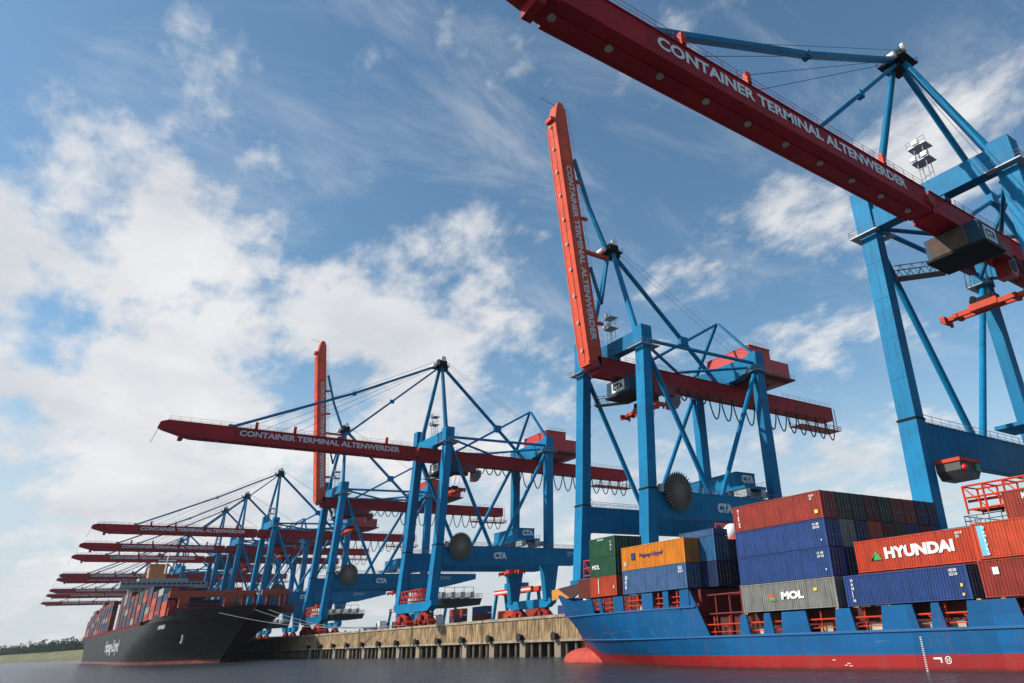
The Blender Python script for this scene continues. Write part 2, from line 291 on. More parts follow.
# ------------------------------------------------------------------ ship-to-shore cranes
GX = 10.85
def crane(i, X, up, label, ty=0, sy=0, sz=0, detail=True, extra=None):
    t = thing('gantry_crane', label, 'crane', (X, 0.75 if i == 1 else 0, QZ), 'blue and red container cranes along the quay'); off = (0, 0, QZ)
    def P(name, key, fn, m, parent=t, loc=(0, 0, 0)):
        return obj(name, cached(key, lambda: fn().mesh(name, off)), m, parent, loc)
    for s in (-1, 1):
        def leg(s=s):
            a = M(); a.beam((s*GX, 1.35, 13.6), (s*GX, 2.3, 28.6), 2.45, 2.7, 2.35, 2.8, up=(1, 0, 0)); a.beam((s*GX, 2.3, 28.6), (s*GX, 3.5, 58.4), 2.2, 2.66, 2.2, 2.66, up=(1, 0, 0))
            for z in (34.5, 40.8, 47.1, 53.3): y = 2.3+(z-28.6)*.0403; a.box(s*GX-1.36, s*GX+1.36, y-1.13, y+1.13, z, z+.07)
            a.box(s*GX-1.45, s*GX+1.45, 2.05, 4.95, 58.4, 62.9 if s < 0 else 66.2); return a
        l = P('leg', 'sleg%d' % s, leg, BLUE)
        P('collar', 'scol%d' % s, lambda s=s: M().box(s*GX-1.5, s*GX+1.5, .95, 3.5, 28.5, 28.75), DARK, l)
        def plat(s=s):
            a = M(); x0, x1 = s*GX-2.4, s*GX+2.4; a.box(x0, x1, 1.0, 2.02, 58.1, 58.25); a.box(x0, x1, 4.98, 6.2, 58.1, 58.25)
            o = s*GX+s*1.47; a.box(min(o, o+s*.95), max(o, o+s*.95), 2.02, 4.98, 58.1, 58.25)
            a.rail((x0, 1.0, 58.2), (x1, 1.0, 58.2)); a.rail((s*GX+s*2.4, 1.0, 58.2), (s*GX+s*2.4, 6.2, 58.2)); a.rail((x0, 6.2, 58.2), (x1, 6.2, 58.2)); return a
        P('platform', 'splat%d' % s, plat, STEEL, l)
        def lad(s=s):
            a = M(); a.tube((s*GX-s*.3, 3.3, 14.5), (s*GX-s*.3, 5.0, 57.9), .09, 6)
            for k in range(6): z = 16+k*7; y = 2.95+k*.28; a.box(s*GX-.5, s*GX+.5, y, y+.9, z, z+.08)
            return a
        P('ladder', 'slad%d' % s, lad, DARK, l)
        def lleg(s=s):
            a = M(); a.beam((s*10.6, 40.1, 28.35), (s*10.6, 40.1, 58.9), 2.6, 2.0, 2.6, 2.0, up=(1, 0, 0))
            a.hexa([(s*10.6-1, 38.6, 13.4), (s*10.6+1, 38.6, 13.4), (s*10.6+1, 41.4, 13.4), (s*10.6-1, 41.4, 13.4)], [(s*10.6-1.1, 37.4, 23.25), (s*10.6+1.1, 37.4, 23.25), (s*10.6+1.1, 43, 23.25), (s*10.6-1.1, 43, 23.25)])
            a.box(s*10.6-1.3, s*10.6+1.3, 38.7, 41.5, 58.9, 64.0); return a
        ll = P('leg', 'lleg%d' % s, lleg, BLUE)
        P('platform', 'lplat%d' % s, lambda s=s: M().box(s*10.6-2.2, s*10.6+2.2, 37.4, 38.68, 58.9, 59.0).rail((s*10.6-2.2, 37.4, 59), (s*10.6+2.2, 37.4, 59)).box(s*10.6+s*1.32, s*10.6+s*2.2, 38.7, 42.5, 58.9, 59.0).rail((s*10.6+s*2.2, 37.4, 59), (s*10.6+s*2.2, 42.5, 59)), STEEL, ll)
        def pb(s=s):
            a = M(); x0, x1 = s*11-.95, s*11+.95
            a.prism([(3.45, 23.3), (48.8, 23.3), (63.2, 26.3), (63.2, 28.3), (3.6, 28.3)], x0, x1); a.box(x0-.12, x1+.12, 3.7, 63, 28.3, 28.42); return a
        pbm = P('portal_beam', 'pb%d' % s, pb, BLUE)
        for e in (11.85, 10.1): P('handrail', 'pbr%d%.1f' % (s, e), lambda s=s, e=e: M().rail((s*e, 4.2, 28.4), (s*e, 62.8, 28.4), step=2.4), STEEL, pbm)
        if s < 0:
            obj('lettering', text_mesh('cta_beam', 'CTA', 4.4, 1.9, (-11.99, 19.8, 24.9), '-X', .07, off), LETTER, pbm)
            obj('lettering', text_mesh('zpmc_beam', 'ZPMC', 5.6, 1.3, (-11.99, 46.0, 26.1), '-X', .02, off), mat('faded_lettering', (.38, .42, .48), .6), pbm)
        P('brace', 'brA%d' % s, lambda s=s: M().tube((s*GX, 4.4, 58.0), (s*GX, 19.3, 28.45), .55, 10), BLUE)
        P('brace', 'brB%d' % s, lambda s=s: M().tube((s*GX, 22.6, 28.45), (s*10.6, 38.9, 58.5), .55, 10), BLUE)
        P('top_strut', 'ts%d' % s, lambda s=s: M().tube((s*10.6, 4.7, 60.2), (s*10.6, 38.8, 61.2), .42, 8), BLUE)
        P('mast_leg', 'ml%d' % s, lambda s=s: M().tube((s*9.2, 3.5, 62.2), (s*.9, 4.6, 86.2), .68, 12, .55), BLUE)
        P('peak_leg', 'pl%d' % s, lambda s=s: M().beam((s*10.2, 40, 63.8), (s*.4, 39.5, 75.4), .95, .6, .8, .5), BLUE)
        P('seaside_diagonal', 'xd%d' % s, lambda s=s: M().tube((s*9.9, 5, 59.8), (s*.5, 23, 59.0), .36, 8).tube((s*.5, 23, 59.0), (s*9.9, 37.6, 60.0), .36, 8), BLUE)
    P('tower_beam', 'twb', lambda: M().box(-9.4, 9.4, 2.45, 4.65, 58.95, 62.25), BLUE2 if 0 else BLUE)
    lb = P('landside_beam', 'lsb', lambda: M().prism([(-9.3, 63.5), (-9.3, 60.3), (-5, 58.7), (5, 58.7), (9.3, 60.3), (9.3, 63.5)], 38.95, 41.2, 'y'), BLUE)
    for nm, y0, y1 in (('sea', .2, 2.5), ('land', 39, 41.2)):
        P('sill_beam', 'sill'+nm, lambda y0=y0, y1=y1: M().prism([(-13.2, 13.9), (-13.2, 12.6), (-10.5, 11.4), (10.5, 11.4), (13.2, 12.6), (13.2, 13.9)], y0, y1, 'y'), BLUE)
        for s in (-1, 1):
            def bog(s=s, y0=y0, y1=y1):
                a = M(); c = s*7.3; a.prism([(c-3.6, 10.15), (c-.9, 11.38), (c+.9, 11.38), (c+3.6, 10.15), (c+3.6, 9.75), (c-3.6, 9.75)], y0+.35, y1-.35, 'y')
                for k in (-1, 1): e = c+k*3; a.prism([(e-2.1, 8.75), (e-.5, 9.8), (e+.5, 9.8), (e+2.1, 8.75), (e+2.1, 8.35), (e-2.1, 8.35)], y0+.1, y1-.1, 'y'); a.box(e-.45, e+.45, y0-.35, y0+.05, 8.5, 9.3); a.box(e-1.9, e-1.1, y0-.25, y0+.08, 8.3, 8.9)
                a.box(c-.8, c+.8, y0-.5, y0-.06, 9.2, 10.6); return a
            b = P('bogie', 'bog%s%d' % (nm, s), bog, mat('bogie_red', (.42, .026, .016), .6, spec=.2, dirt=(.06, .015, .012), dirt_amt=.85, dirt_lo=.42, dirt_scale=(1, 1, 1)))
            for k in range(4):
                P('wheel', 'whl%s%d%d' % (nm, s, k), lambda s=s, k=k, y0=y0: M().tube((s*7.3-4.5+(k//2)*6+(k%2)*3, y0+.2, 8.12), (s*7.3-4.5+(k//2)*6+(k%2)*3, y0+2.0, 8.12), .62, 14), DARK if k % 2 else REDO, b)
    # head of the mast
    P('mast_head', 'mh', lambda: M().prism([(3.2, 85.4), (6.6, 85.2), (6.0, 88.3), (3.7, 88.3)], -1.4, 1.4).box(-2.4, 2.4, 2.2, 6.6, 85.9, 86.1).rail((-2.4, 2.2, 86.1), (2.4, 2.2, 86.1), r=.05, step=1.2).rail((-2.4, 6.6, 86.1), (2.4, 6.6, 86.1), r=.05, step=1.2), DARK)
    for k, x in enumerate((-1.7, 1.7)):
        P('sheave', 'shv%d' % k, lambda x=x: M().tube((x-.25, 4.6, 88.7), (x+.25, 4.6, 88.7), .85, 14), WHITE if k == 0 else RUST)
    P('sheave', 'shv2', lambda: M().tube((-1.2, 1.9, 86.2), (1.2, 1.9, 86.2), .6, 12), WHITE)
    P('backstay', 'bks', lambda: M().tube((0, 5.4, 86.3), (0, 37.4, 58.2), .55, 10), BLUE)
    P('peak_strut', 'pks', lambda: M().tube((0, 39.4, 75.5), (0, 11.5, 58.5), .36, 8), BLUE)
    P('stay_node', 'stn', lambda: M().box(-.5, .5, 25.1, 27.7, 66.7, 69.0), BLUE)
    # floodlight tower on the beam
    def ft():
        a = M()
        for dx in (-.7, .7):
            for dy in (3.0, 4.4): a.tube((dx, dy, 62.2), (dx, dy, 68.8), .07, 5)
        for k in range(4): z = 63+k*1.7; a.tube((-.7, 3, z), (.7, 4.4, z+1.5), .05, 4); a.tube((.7, 3, z), (-.7, 4.4, z+1.5), .05, 4)
        a.box(-1.5, 1.5, 2.6, 4.8, 66.2, 66.3); a.box(-1.5, 1.5, 2.6, 4.8, 68.8, 68.9); a.rail((-1.5, 2.6, 68.9), (1.5, 2.6, 68.9), step=1); a.rail((-1.5, 2.6, 66.3), (1.5, 2.6, 66.3), step=1); return a
    f = P('floodlight_mast', 'ftw', ft, STEEL)
    for k, (x, z) in enumerate(((-1.3, 66.4), (.5, 66.4), (-.4, 69.0))): P('floodlight', 'ftl%d' % k, lambda x=x, z=z: M().box(x, x+.8, 2.2, 2.55, z, z+.65), LAMP, f)
    # fixed girder with festoon loops
    g = P('girder', 'gird', lambda: M().box(-1.6, 1.6, -1.6, 81.6, 54.55, 58.1).box(-1.75, 1.75, -1.5, 81.5, 58.1, 58.25).box(-1.95, -1.6, -1, 81, 54.4, 54.7).box(1.6, 1.95, -1, 81, 54.4, 54.7).box(-1.64, -1.6, -1, 81.2, 56.2, 56.32).box(-1.63, -1.6, 12, 12.1, 54.8, 58).box(-1.63, -1.6, 24, 24.1, 54.8, 58).box(-1.63, -1.6, 36, 36.1, 54.8, 58).box(-1.63, -1.6, 50, 50.1, 54.8, 58).box(-1.63, -1.6, 62, 62.1, 54.8, 58).box(-1.63, -1.6, 72, 72.1, 54.8, 58), RED)
    P('hanger', 'hng', lambda: M().box(-1.9, 1.9, 2.6, 4.5, 58.2, 59).box(-1.9, 1.9, 39.1, 41, 58.2, 58.8), BLUE, g)
    for a_, b_ in ((6, 38), (60, 81)): P('handrail', 'grl%d' % a_, lambda a_=a_, b_=b_: M().rail((-1.7, a_, 58.2), (-1.7, b_, 58.2), step=2.4), STEEL, g)
    P('end_walkway', 'ewk', lambda: M().box(-2.2, 2.2, 66, 83.4, 51.6, 51.72).rail((-2.2, 66, 51.7), (-2.2, 83.4, 51.7), step=1.8, r=.07).rail((2.2, 66, 51.7), (2.2, 83.4, 51.7), step=1.8, r=.07).rail((-2.2, 83.4, 51.7), (2.2, 83.4, 51.7), step=1.1, r=.07).tube((-2, 82, 51.7), (-2, 82, 58), .12, 5).tube((2, 82, 51.7), (2, 82, 58), .12, 5).tube((2, 66.5, 51.7), (2, 66.5, 55), .1, 5), mat('faded_pink_red', (.45, .10, .09), .6), g)
    nl = [(31+k*4.15, 4.15, 5.7) for k in range(12)]+[(12+k*3.1, 3.1, 2.6) for k in range(6)]
    for k, (y, wd, dp) in enumerate(nl):
        def loop(y=y, wd=wd, dp=dp):
            return M().path([(-2.1, y+wd*.02+wd*.96*u/10, 54.3-dp*math.sin(math.pi*u/10)**.7) for u in range(11)], .17, 6)
        P('cable_loop', 'loop%d' % k, loop, RUB, g)
    # machine house
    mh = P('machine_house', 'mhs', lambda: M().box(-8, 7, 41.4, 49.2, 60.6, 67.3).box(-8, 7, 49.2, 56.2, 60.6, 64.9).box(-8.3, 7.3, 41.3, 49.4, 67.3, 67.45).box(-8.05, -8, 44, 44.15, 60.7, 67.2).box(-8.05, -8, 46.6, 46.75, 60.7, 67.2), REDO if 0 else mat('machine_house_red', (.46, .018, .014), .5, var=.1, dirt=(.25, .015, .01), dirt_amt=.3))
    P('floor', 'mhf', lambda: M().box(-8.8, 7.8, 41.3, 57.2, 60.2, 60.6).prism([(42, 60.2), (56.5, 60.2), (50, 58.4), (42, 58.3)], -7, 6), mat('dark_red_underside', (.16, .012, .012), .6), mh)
    P('handrail', 'mhr', lambda: M().rail((-8.7, 49.5, 60.6), (-8.7, 57.1, 60.6), step=1.5), STEEL, mh); P('handrail', 'mhr2', lambda: M().rail((-8, 41.6, 67.4), (-8, 49, 67.4), step=1.6), STEEL, mh)
    # electrical house under the hinge
    eh = P('electrical_house', 'ehs', lambda: M().box(-4.4, 3.7, 4.6, 10.4, 50.9, 54.3), mat('house_grey_blue', (.02, .06, .11), .6, spec=.2))
    P('floor', 'ehf', lambda: M().box(-4.7, 4.0, 4.3, 10.7, 50.6, 50.9), DARK, eh)
    if i == 1:
        P('front_panel', 'ehp', lambda: M().box(-2.6, 3.1, 4.5, 4.58, 51.1, 54.1), TANP, eh)
        sg = P('sign', 'ehs1', lambda: M().box(-4.5, -4.42, 5.8, 9.4, 51.5, 53.7), WHITE, eh); obj('lettering', text_mesh('ctaX', 'CTA', 2.8, 1.3, (-4.52, 6.2, 51.95), '-X', .02, off), DARK, eh)
    else:
        sg = P('sign', 'ehs2', lambda: M().box(-2.6, 1.8, 4.5, 4.58, 51.5, 53.8), WHITE, eh); obj('lettering', text_mesh('ctaY', 'CTA', 3.6, 1.5, (1.4, 4.48, 51.9), '-Y', .05, off), DARK, eh)
    def gang():
        a = M(); p, q = Vector((9.7, 5.6, 50.9)), Vector((4.0, 10.2, 50.9)); d = (q-p).normalized(); n = Vector((-d.y, d.x, 0))*.9; k = 9
        for s in (-1, 1):
            for z in (0, 1.9): a.tube(p+n*s/1+Vector((0, 0, z)), q+n*s+Vector((0, 0, z)), .09, 5)
            for j in range(k): u, v = p+(q-p)*j/k+n*s, p+(q-p)*(j+1)/k+n*s; a.tube(u+Vector((0, 0, 1.9*(j % 2))), v+Vector((0, 0, 1.9*((j+1) % 2))), .06, 4)
        a.beam(p, q, 1.8, .06); return a
    P('gangway', 'gang', gang, mat('gangway_dark_grey', (.09, .10, .11), .6))
    # main trolley, ropes, spreader
    tr = P('main_trolley', 'mtr', lambda: M().box(-3.4, 3.4, 10.9, 17.5, 53.2, 54.2).box(-3.4, -2.3, 11, 17.4, 51.8, 53.2).box(2.3, 3.4, 11, 17.4, 51.8, 53.2).tube((-2.2, 14, 53), (2.2, 14, 53), .7, 12), mat('trolley_dark_red', (.2, .015, .015), .6), t, (0, ty, 0))
    P('operator_cabin', 'cab', lambda: M().prism([(16.6, 49.2), (18.4, 49.2), (19.4, 50.6), (19.4, 52.6), (16.6, 52.6)], -2.9, -.7), mat('cabin_red', (.4, .03, .025), .4), tr)
    P('cabin_window', 'cabw', lambda: M().prism([(16.9, 49.9), (18.2, 49.9), (19.0, 50.8), (19.0, 52.1), (16.9, 52.1)], -2.95, -2.9), GLASS, tr)
    P('hoist_rope', 'hr', lambda: M().path([(-1.6, 11.5, 53.2), (-1.6, 10.6, 46.9)], .05, 4).path([(1.6, 11.5, 53.2), (1.6, 10.6, 46.9)], .05, 4).path([(-1.6, 13.5, 53.2), (-1.6, 12, 46.9)], .05, 4).path([(1.6, 13.5, 53.2), (1.6, 12, 46.9)], .05, 4), ROPE, tr)
    def spr(yc=11.2, z=45.2, L=6.1):   # twin telescopic beams with end frames and corner locks
        a = M()
        for s in (-1, 1): a.box(-4.6, 4.6, yc+s*.75-.22, yc+s*.75+.22, z, z+.7); a.box(s*4.2-.3 if s > 0 else s*4.2-.3, s*4.2+.3, yc-1.2, yc+1.2, z-.05, z+.6)
        a.box(-2, 2, yc-1.1, yc+1.1, z+.1, z+1.1)
        for s in (-1, 1):
            a.beam((s*4.4, yc-.35, z+.3), (s*6.2, yc-.35, z+.3), .5, .6); a.beam((s*4.4, yc+.35, z+.3), (s*5.9, yc+.35, z+.3), .4, .45); a.box(s*6.1-.35, s*6.1+.35, yc-1.25, yc+1.25, z-.1, z+.75)
            for e in (-1, 1): a.box(s*5.95-.2, s*5.95+.2, yc+e*1.1-.14, yc+e*1.1+.14, z-.5, z-.05)
        return a
    sp = P('spreader', 'spr', spr, REDO, tr, (0, sy, sz))
    P('headblock', 'hb', lambda: M().box(-1.8, 1.8, 10.3, 12.1, 46.3, 47).tube((-1.2, 10.2, 47.1), (-1.2, 12.2, 47.1), .4, 10).tube((1.2, 10.2, 47.1), (1.2, 12.2, 47.1), .4, 10), DARK, tr, (0, sy, sz))
    # portal trolley
    pt = P('portal_trolley', 'ptr', lambda: M().box(-11.6, 11.6, 29.3, 36.3, 30.6, 31.2).box(-9.3, 6, 29.6, 35.6, 31.2, 34.4).box(-9.5, 6.2, 29.4, 35.8, 34.4, 34.5), BLUE, t, (0, 0, 0))
    obj('lettering', text_mesh('cta_h', 'CTA', 4.0, 1.8, (-9.33, 31.2, 32.2), '-X', .07, off), LETTER, pt)
    P('trolley_gear', 'ptg', lambda: M().box(-11.6, -8, 29.6, 31, 28.9, 30.6).box(-11.6, -8, 34.6, 36, 28.9, 30.6).tube((-9.6, 30.5, 30), (-9.6, 35, 30), .55, 10).box(-10, -4, 36.4, 39.0, 29.4, 30.6).rail((-11.6, 36.4, 31.2), (-4, 36.4, 31.2), step=1.2), STEEL, pt)
    P('portal_spreader', 'psp', lambda: spr(30.2 if i != 1 else 33, 21.8, 0), REDO, pt)
    P('hoist_rope', 'phr', lambda: M().path([(-1.6, 31, 30.6), (-1.6, 30.4, 22.8)], .05, 4).path([(1.6, 31, 30.6), (1.6, 30.4, 22.8)], .05, 4), ROPE, pt)
    # cable reel
    def reel():
        a = M(); c = (-12.75, 8.5, 28.3)
        a.tube((-13.1, c[1], c[2]), (-12.5, c[1], c[2]), .7, 14)
        n = 34
        for k in range(n):
            t0 = 2*math.pi*k/n; d = Vector((0, math.cos(t0), math.sin(t0))); C = Vector(c)
            a.beam(C+d*.6+Vector((-.28, 0, 0)), C+d*3.75+Vector((-.28, 0, 0)), .17, .17, up=(1, 0, 0)); a.beam(C+d*.6+Vector((.28, 0, 0)), C+d*3.75+Vector((.28, 0, 0)), .12, .12, up=(1, 0, 0))
        return a
    rl = P('cable_reel', 'reel', reel, mat('reel_steel', (.20, .155, .125), .7))
    P('wound_cable', 'reelc', lambda: M().tube((-12.9, 8.5, 28.3), (-12.6, 8.5, 28.3), 3.45, 36), mat('wound_cable_brown', (.05, .042, .036), .85), rl)
    P('bracket', 'reelb', lambda: M().box(-12.4, -12.0, 3.6, 8.8, 28.4, 29.0).box(-12.9, -12.1, 3.7, 4.6, 27.9, 29.4), STEEL, rl)
    # lashing platform and red cage on the sill
    lp = P('lashing_platform', 'lpf', lambda: M().prism([(4.6, 14.3), (16.9, 14.3), (16.2, 12.5), (5.4, 12.5)], -11, 8), mat('black_platform', (.012, .013, .016), .6))
    def cage():
        a = M()
        for x in (-11, 8): a.rail((x, 4.6, 14.3), (x, 16.9, 14.3), h=1.2, step=1.3, r=.06)
        for y in (4.6, 16.9): a.rail((-11, y, 14.3), (8, y, 14.3), h=1.2, step=1.6, r=.06)
        for y in (6, 9, 12, 15): a.tube((-9, y, 14.3), (-9, y, 17.4), .1, 5); a.box(-8.5, -3, y-.6, y+.6, 14.6, 16.2)
        a.tube((-9, 6, 17.4), (-9, 15, 17.4), .08, 5); return a
    P('cage', 'lpc', cage, STEEL, lp)
    def redrail():
        a = M(); a.box(-6.5, 8.5, 1.9, 4.2, 14.4, 14.6); a.box(-6.5, 8.5, .9, 1.2, 15.3, 15.6)
        for z in (0, 1.4, 2.8): a.tube((-6.5, .4, 14.4+z), (8.5, .4, 14.4+z), .13, 5); a.tube((-6.5, 4.2, 14.4+z), (8.5, 4.2, 14.4+z), .13, 5)
        for k in range(7): x = -6.5+k*2.5; a.tube((x, .4, 13.9), (x, .4, 17.2), .14, 5); a.tube((x, 4.2, 14), (x, 4.2, 17.2), .14, 5); a.tube((x, .4, 17.2), (x, 4.2, 17.2), .1, 4)
        for k in range(6): x = -6.5+k*2.5; a.tube((x, .4, 14.4), (x+2.5, .4, 17.2), .08, 4)
        return a
    P('red_cage', 'rcg', redrail, REDO, t, (-3.2, 0, 1.3) if i == 1 else (0, 0, 0))
    if extra: extra(t, P)
    # boom, hinged at y=-2.3
    hy, hz = -2.3, 56.2
    def boom():
        a = M(); a.prism([(-2.35, 54.5), (-2.35, 58.1), (-69.8, 58.1), (-70.9, 57.6), (-71.1, 56.6), (-70.2, 56.1), (-64.5, 54.5)], -1.6, 1.6); a.box(-1.75, 1.75, -69.4, -2.5, 58.1, 58.25)
        a.box(-1.97, -1.6, -64, -3, 54.42, 54.7); a.box(1.6, 1.97, -64, -3, 54.42, 54.7); a.box(-.35, .35, -63.5, -3.4, 54.38, 54.5); a.box(-1.3, 1.3, -66.2, -65.2, 53.7, 55.0)
        a.box(-1.64, -1.6, -64, -2.6, 55.1, 55.18)
        for k in range(10): a.box(-1.625, -1.6, -64+k*6.45, -63.93+k*6.45, 54.75, 58.05); a.box(-1.6, 1.6, -64+k*6.45+3, -63.9+k*6.45+3, 54.47, 54.5)
        return a
    def PB(name, key, fn, m, parent): return obj(name, cached(key, lambda: fn().mesh(name, (0, hy, hz))), m, parent)
    bo = obj('boom', cached('boom', lambda: boom().mesh('boom', (0, hy, hz))), mat('sunlit_boom_red', (.66, .085, .038), .55, var=.08, nscale=.3, dirt=(.4, .03, .02), dirt_amt=.5, dirt_scale=(1, .3, .3), spec=.2, worn=((9, 6.45, 9), (.30, .05, .03))) if up else RED, t, (0, hy, hz-QZ))  # raised booms get a lighter red: sunlight on their undersides put into the colour
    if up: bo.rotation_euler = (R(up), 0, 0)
    obj('lettering', text_mesh('boomtext', 'CONTAINER TERMINAL ALTENWERDER', 44.6, 1.55, (-1.66, -52.4, 56.0), '-X', .03, (0, hy, hz)), LETTER, bo)
    for k in range(10):
        PB('floodlight', 'bfl%d' % k, lambda k=k: M().tube((0, -63.8+k*6.45, 54.38), (0, -63.8+k*6.45, 54.1), .34, 12, .42), LAMP, bo)
    for e in (-1.7, 1.7): PB('handrail', 'brl%.1f' % e, lambda e=e: M().rail((e, -69, 58.2), (e, -3, 58.2), step=2.4, r=.035), mat('rail_red_steel', (.3, .05, .05), .5), bo)
    for k, y in enumerate((-48.5, -38.5, -12)):
        PB('bracket', 'bbr%d' % k, lambda y=y: M().box(-1.6, -1.0, y-.35, y+.35, 58.2, 60.2).box(-1.6, 1.2, y-.15, y+.15, 58.2, 58.9), REDO, bo)
    PB('wind_gauge', 'wg', lambda: M().tube((0, -70.6, 57.4), (0, -71.9, 52.6), .06, 5).tube((-.5, -71.9, 52.6), (.5, -71.9, 52.6), .05, 4), DARK, bo)
    PB('hinge', 'hng2', lambda: M().tube((-2.1, hy, 56.2), (2.1, hy, 56.2), .9, 14), mat('hinge_red', (.3, .02, .02), .5), bo)
    if not up:
        P('forestay', 'fso', lambda: M().beam((0, 3.6, 86.6), (0, -23.0, 72.8), 1.0, .62).beam((0, -22.8, 72.9), (0, -54.5, 58.5), 1.0, .62).box(-.62, .62, -23.3, -22.4, 72.3, 73.3).box(-.7, .7, -55.2, -53.8, 58.1, 59.1), BLUE)
        P('forestay', 'fsi', lambda: M().beam((0, 3.9, 85.9), (0, -11, 72), .7, .55).beam((0, -11, 72), (0, -25.5, 58.5), .7, .55).box(-.48, .48, -11.6, -10.4, 71.5, 72.5).box(-.6, .6, -26.2, -24.8, 58.1, 59.1), BLUE)
        P('hoist_rope', 'bhr', lambda: M().path([(-.9, 2.5, 87.6), (-.9, -50, 58.9)], .05, 4).path([(-.9, 2.5, 86.2), (-.9, -46, 58.9)], .05, 4).path([(.3, 2.2, 86.0), (.3, -42, 58.9)], .05, 4).path([(.6, 2.2, 85.6), (.6, -38, 58.9)], .05, 4), ROPE)
        P('backstay_rope', 'bkr', lambda: M().path([(-.6, 5, 88.8), (-3, 43, 67.4)], .04, 4).path([(.6, 5, 88.8), (-1, 43, 67.4)], .04, 4), ROPE)
    else:
        P('forestay', 'fuo', lambda: M().beam((0, 3.6, 86.6), (0, -1.4, 97.5), 1.0, .6).beam((0, -1.4, 97.5), (0, -5.4, 109.8), 1.0, .6), BLUE)
        P('forestay', 'fui', lambda: M().beam((0, 3.9, 85.9), (0, 1.2, 72), .7, .5).beam((0, 1.2, 72), (0, -1.6, 80.8), .7, .5), BLUE)
        P('latch', 'lch', lambda: M().box(-.5, .5, -3.4, 3.6, 84.2, 84.9), REDO)
        P('hoist_rope', 'uhr', lambda: M().path([(-.6, 3, 88.5), (-.6, -6.0, 104)], .045, 4).path([(.6, 3, 88.5), (.6, -6.2, 107)], .045, 4), ROPE)
        P('backstay_rope', 'bkr', lambda: M().path([(-.6, 5, 88.8), (-3, 43, 67.4)], .04, 4), ROPE)
    return t
def cabin_extra(t, P):
    c = P('checker_cabin', 'ckc', lambda: M().prism([(3.4, 21.2), (4.2, 20.2), (7.6, 20.2), (8.6, 21.2), (8.6, 22.3), (3.4, 22.3)], 6.2, 9.6), mat('cabin_dark', (.05, .05, .05), .5))
    P('lamp', 'ckl', lambda: M().ball((6.0, 3.9, 21.4), .45), mat('red_lamp_paint', (.7, .02, .02), .3), c)
    P('lamp', 'ckg', lambda: M().box(6.0, 6.18, 7.2, 8.5, 21.2, 22.2), GREEN, c)
    P('cabin_roof', 'ckr', lambda: M().box(6.0, 9.8, 3.2, 8.8, 22.3, 22.75), REDO, c)
CR = [(1, 38.1, 0, 'nearest blue crane at the right edge, red boom lowered high over the blue ship', -.8, 0, -1.9, cabin_extra),
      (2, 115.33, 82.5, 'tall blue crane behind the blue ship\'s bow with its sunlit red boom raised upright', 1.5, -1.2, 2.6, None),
      (3, 208.75, 0, 'blue crane on the open quay left of the blue ship\'s bow, boom lowered', 0, 0, 0, None),
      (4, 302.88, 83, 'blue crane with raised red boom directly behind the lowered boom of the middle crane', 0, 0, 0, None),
      (5, 403.38, 0, 'blue crane over the black ship\'s bow, highest lowered boom of the far row', 0, 0, 0, None),
      (6, 476.37, 0, 'second crane along the black ship, lowered boom just under the highest far one', 0, 0, 0, None),
      (7, 534.42, 0, 'third crane along the black ship, third boom from the top of the far row', 0, 0, 0, None),
      (8, 662.57, 0, 'crane beyond the black ship\'s bridge, upper boom of the far row\'s middle pair', 0, 0, 0, None),
      (9, 698.53, 0, 'crane beyond the black ship\'s bridge, lower boom of the far row\'s middle pair', 0, 0, 0, None),
      (10, 816.15, 0, 'distant crane past the black ship\'s stern, third lowest boom of the far row', 0, 0, 0, None),
      (11, 884.26, 0, 'distant crane past the black ship\'s stern, second lowest boom of the far row', 0, 0, 0, None),
      (12, 1010.36, 0, 'farthest crane, its small dark red boom lowest and furthest left of all', 0, 0, 0, None)]
for (i, X, up, lab, ty, sy, sz, ex) in CR: crane(i, X, up, lab, ty, sy, sz, True, ex)
# ------------------------------------------------------------------ containers
CCOL = dict(red=(.29, .032, .018), orange_red=(.50, .058, .018), hyred=(.50, .048, .015), maroon=(.13, .012, .012), navy=(.010, .025, .09), blue=(.018, .055, .20), steel_blue=(.05, .115, .25), mid_blue=(.02, .11, .24),
            grey=(.22, .22, .205), green=(.012, .08, .032), dark_green=(.018, .05, .032), olive=(.05, .06, .03), orange=(.66, .20, .006), brown=(.17, .03, .016), white=(.38, .37, .34), pale_green=(.14, .22, .10), purple=(.09, .02, .05))
def cmat(c): return mat('container_'+c, CCOL[c], .5, var=.12, nscale=.7, dirt=(.10, .06, .04) if c in ('grey', 'white') else tuple(k*.45 for k in CCOL[c]), dirt_amt=.6, dirt_lo=.46, dirt_scale=(1.5, 1.5, .25), spec=.3, worn=((30, 30, 30), tuple(k*.35+.03 for k in CCOL[c])))
def corr(L, x0, y, z0, z1, sgn, axis='x'):  # one corrugated sheet
    a = M(); n = max(4, round(L/.28)); p = L/n; d = .045; pts = []
    for k in range(n):
        b = k*p; pts += [(b, 0), (b+p*.3, 0), (b+p*.5, d), (b+p*.8, d)]
    pts.append((L, 0)); vs = []
    for z in (z0, z1):
        for u, w in pts: vs.append((x0+u, y+sgn*w, z) if axis == 'x' else (y+sgn*w, x0+u, z))
    m = len(pts); a.add(vs, [(i, i+1, m+i+1, m+i) for i in range(m-1)]); return a
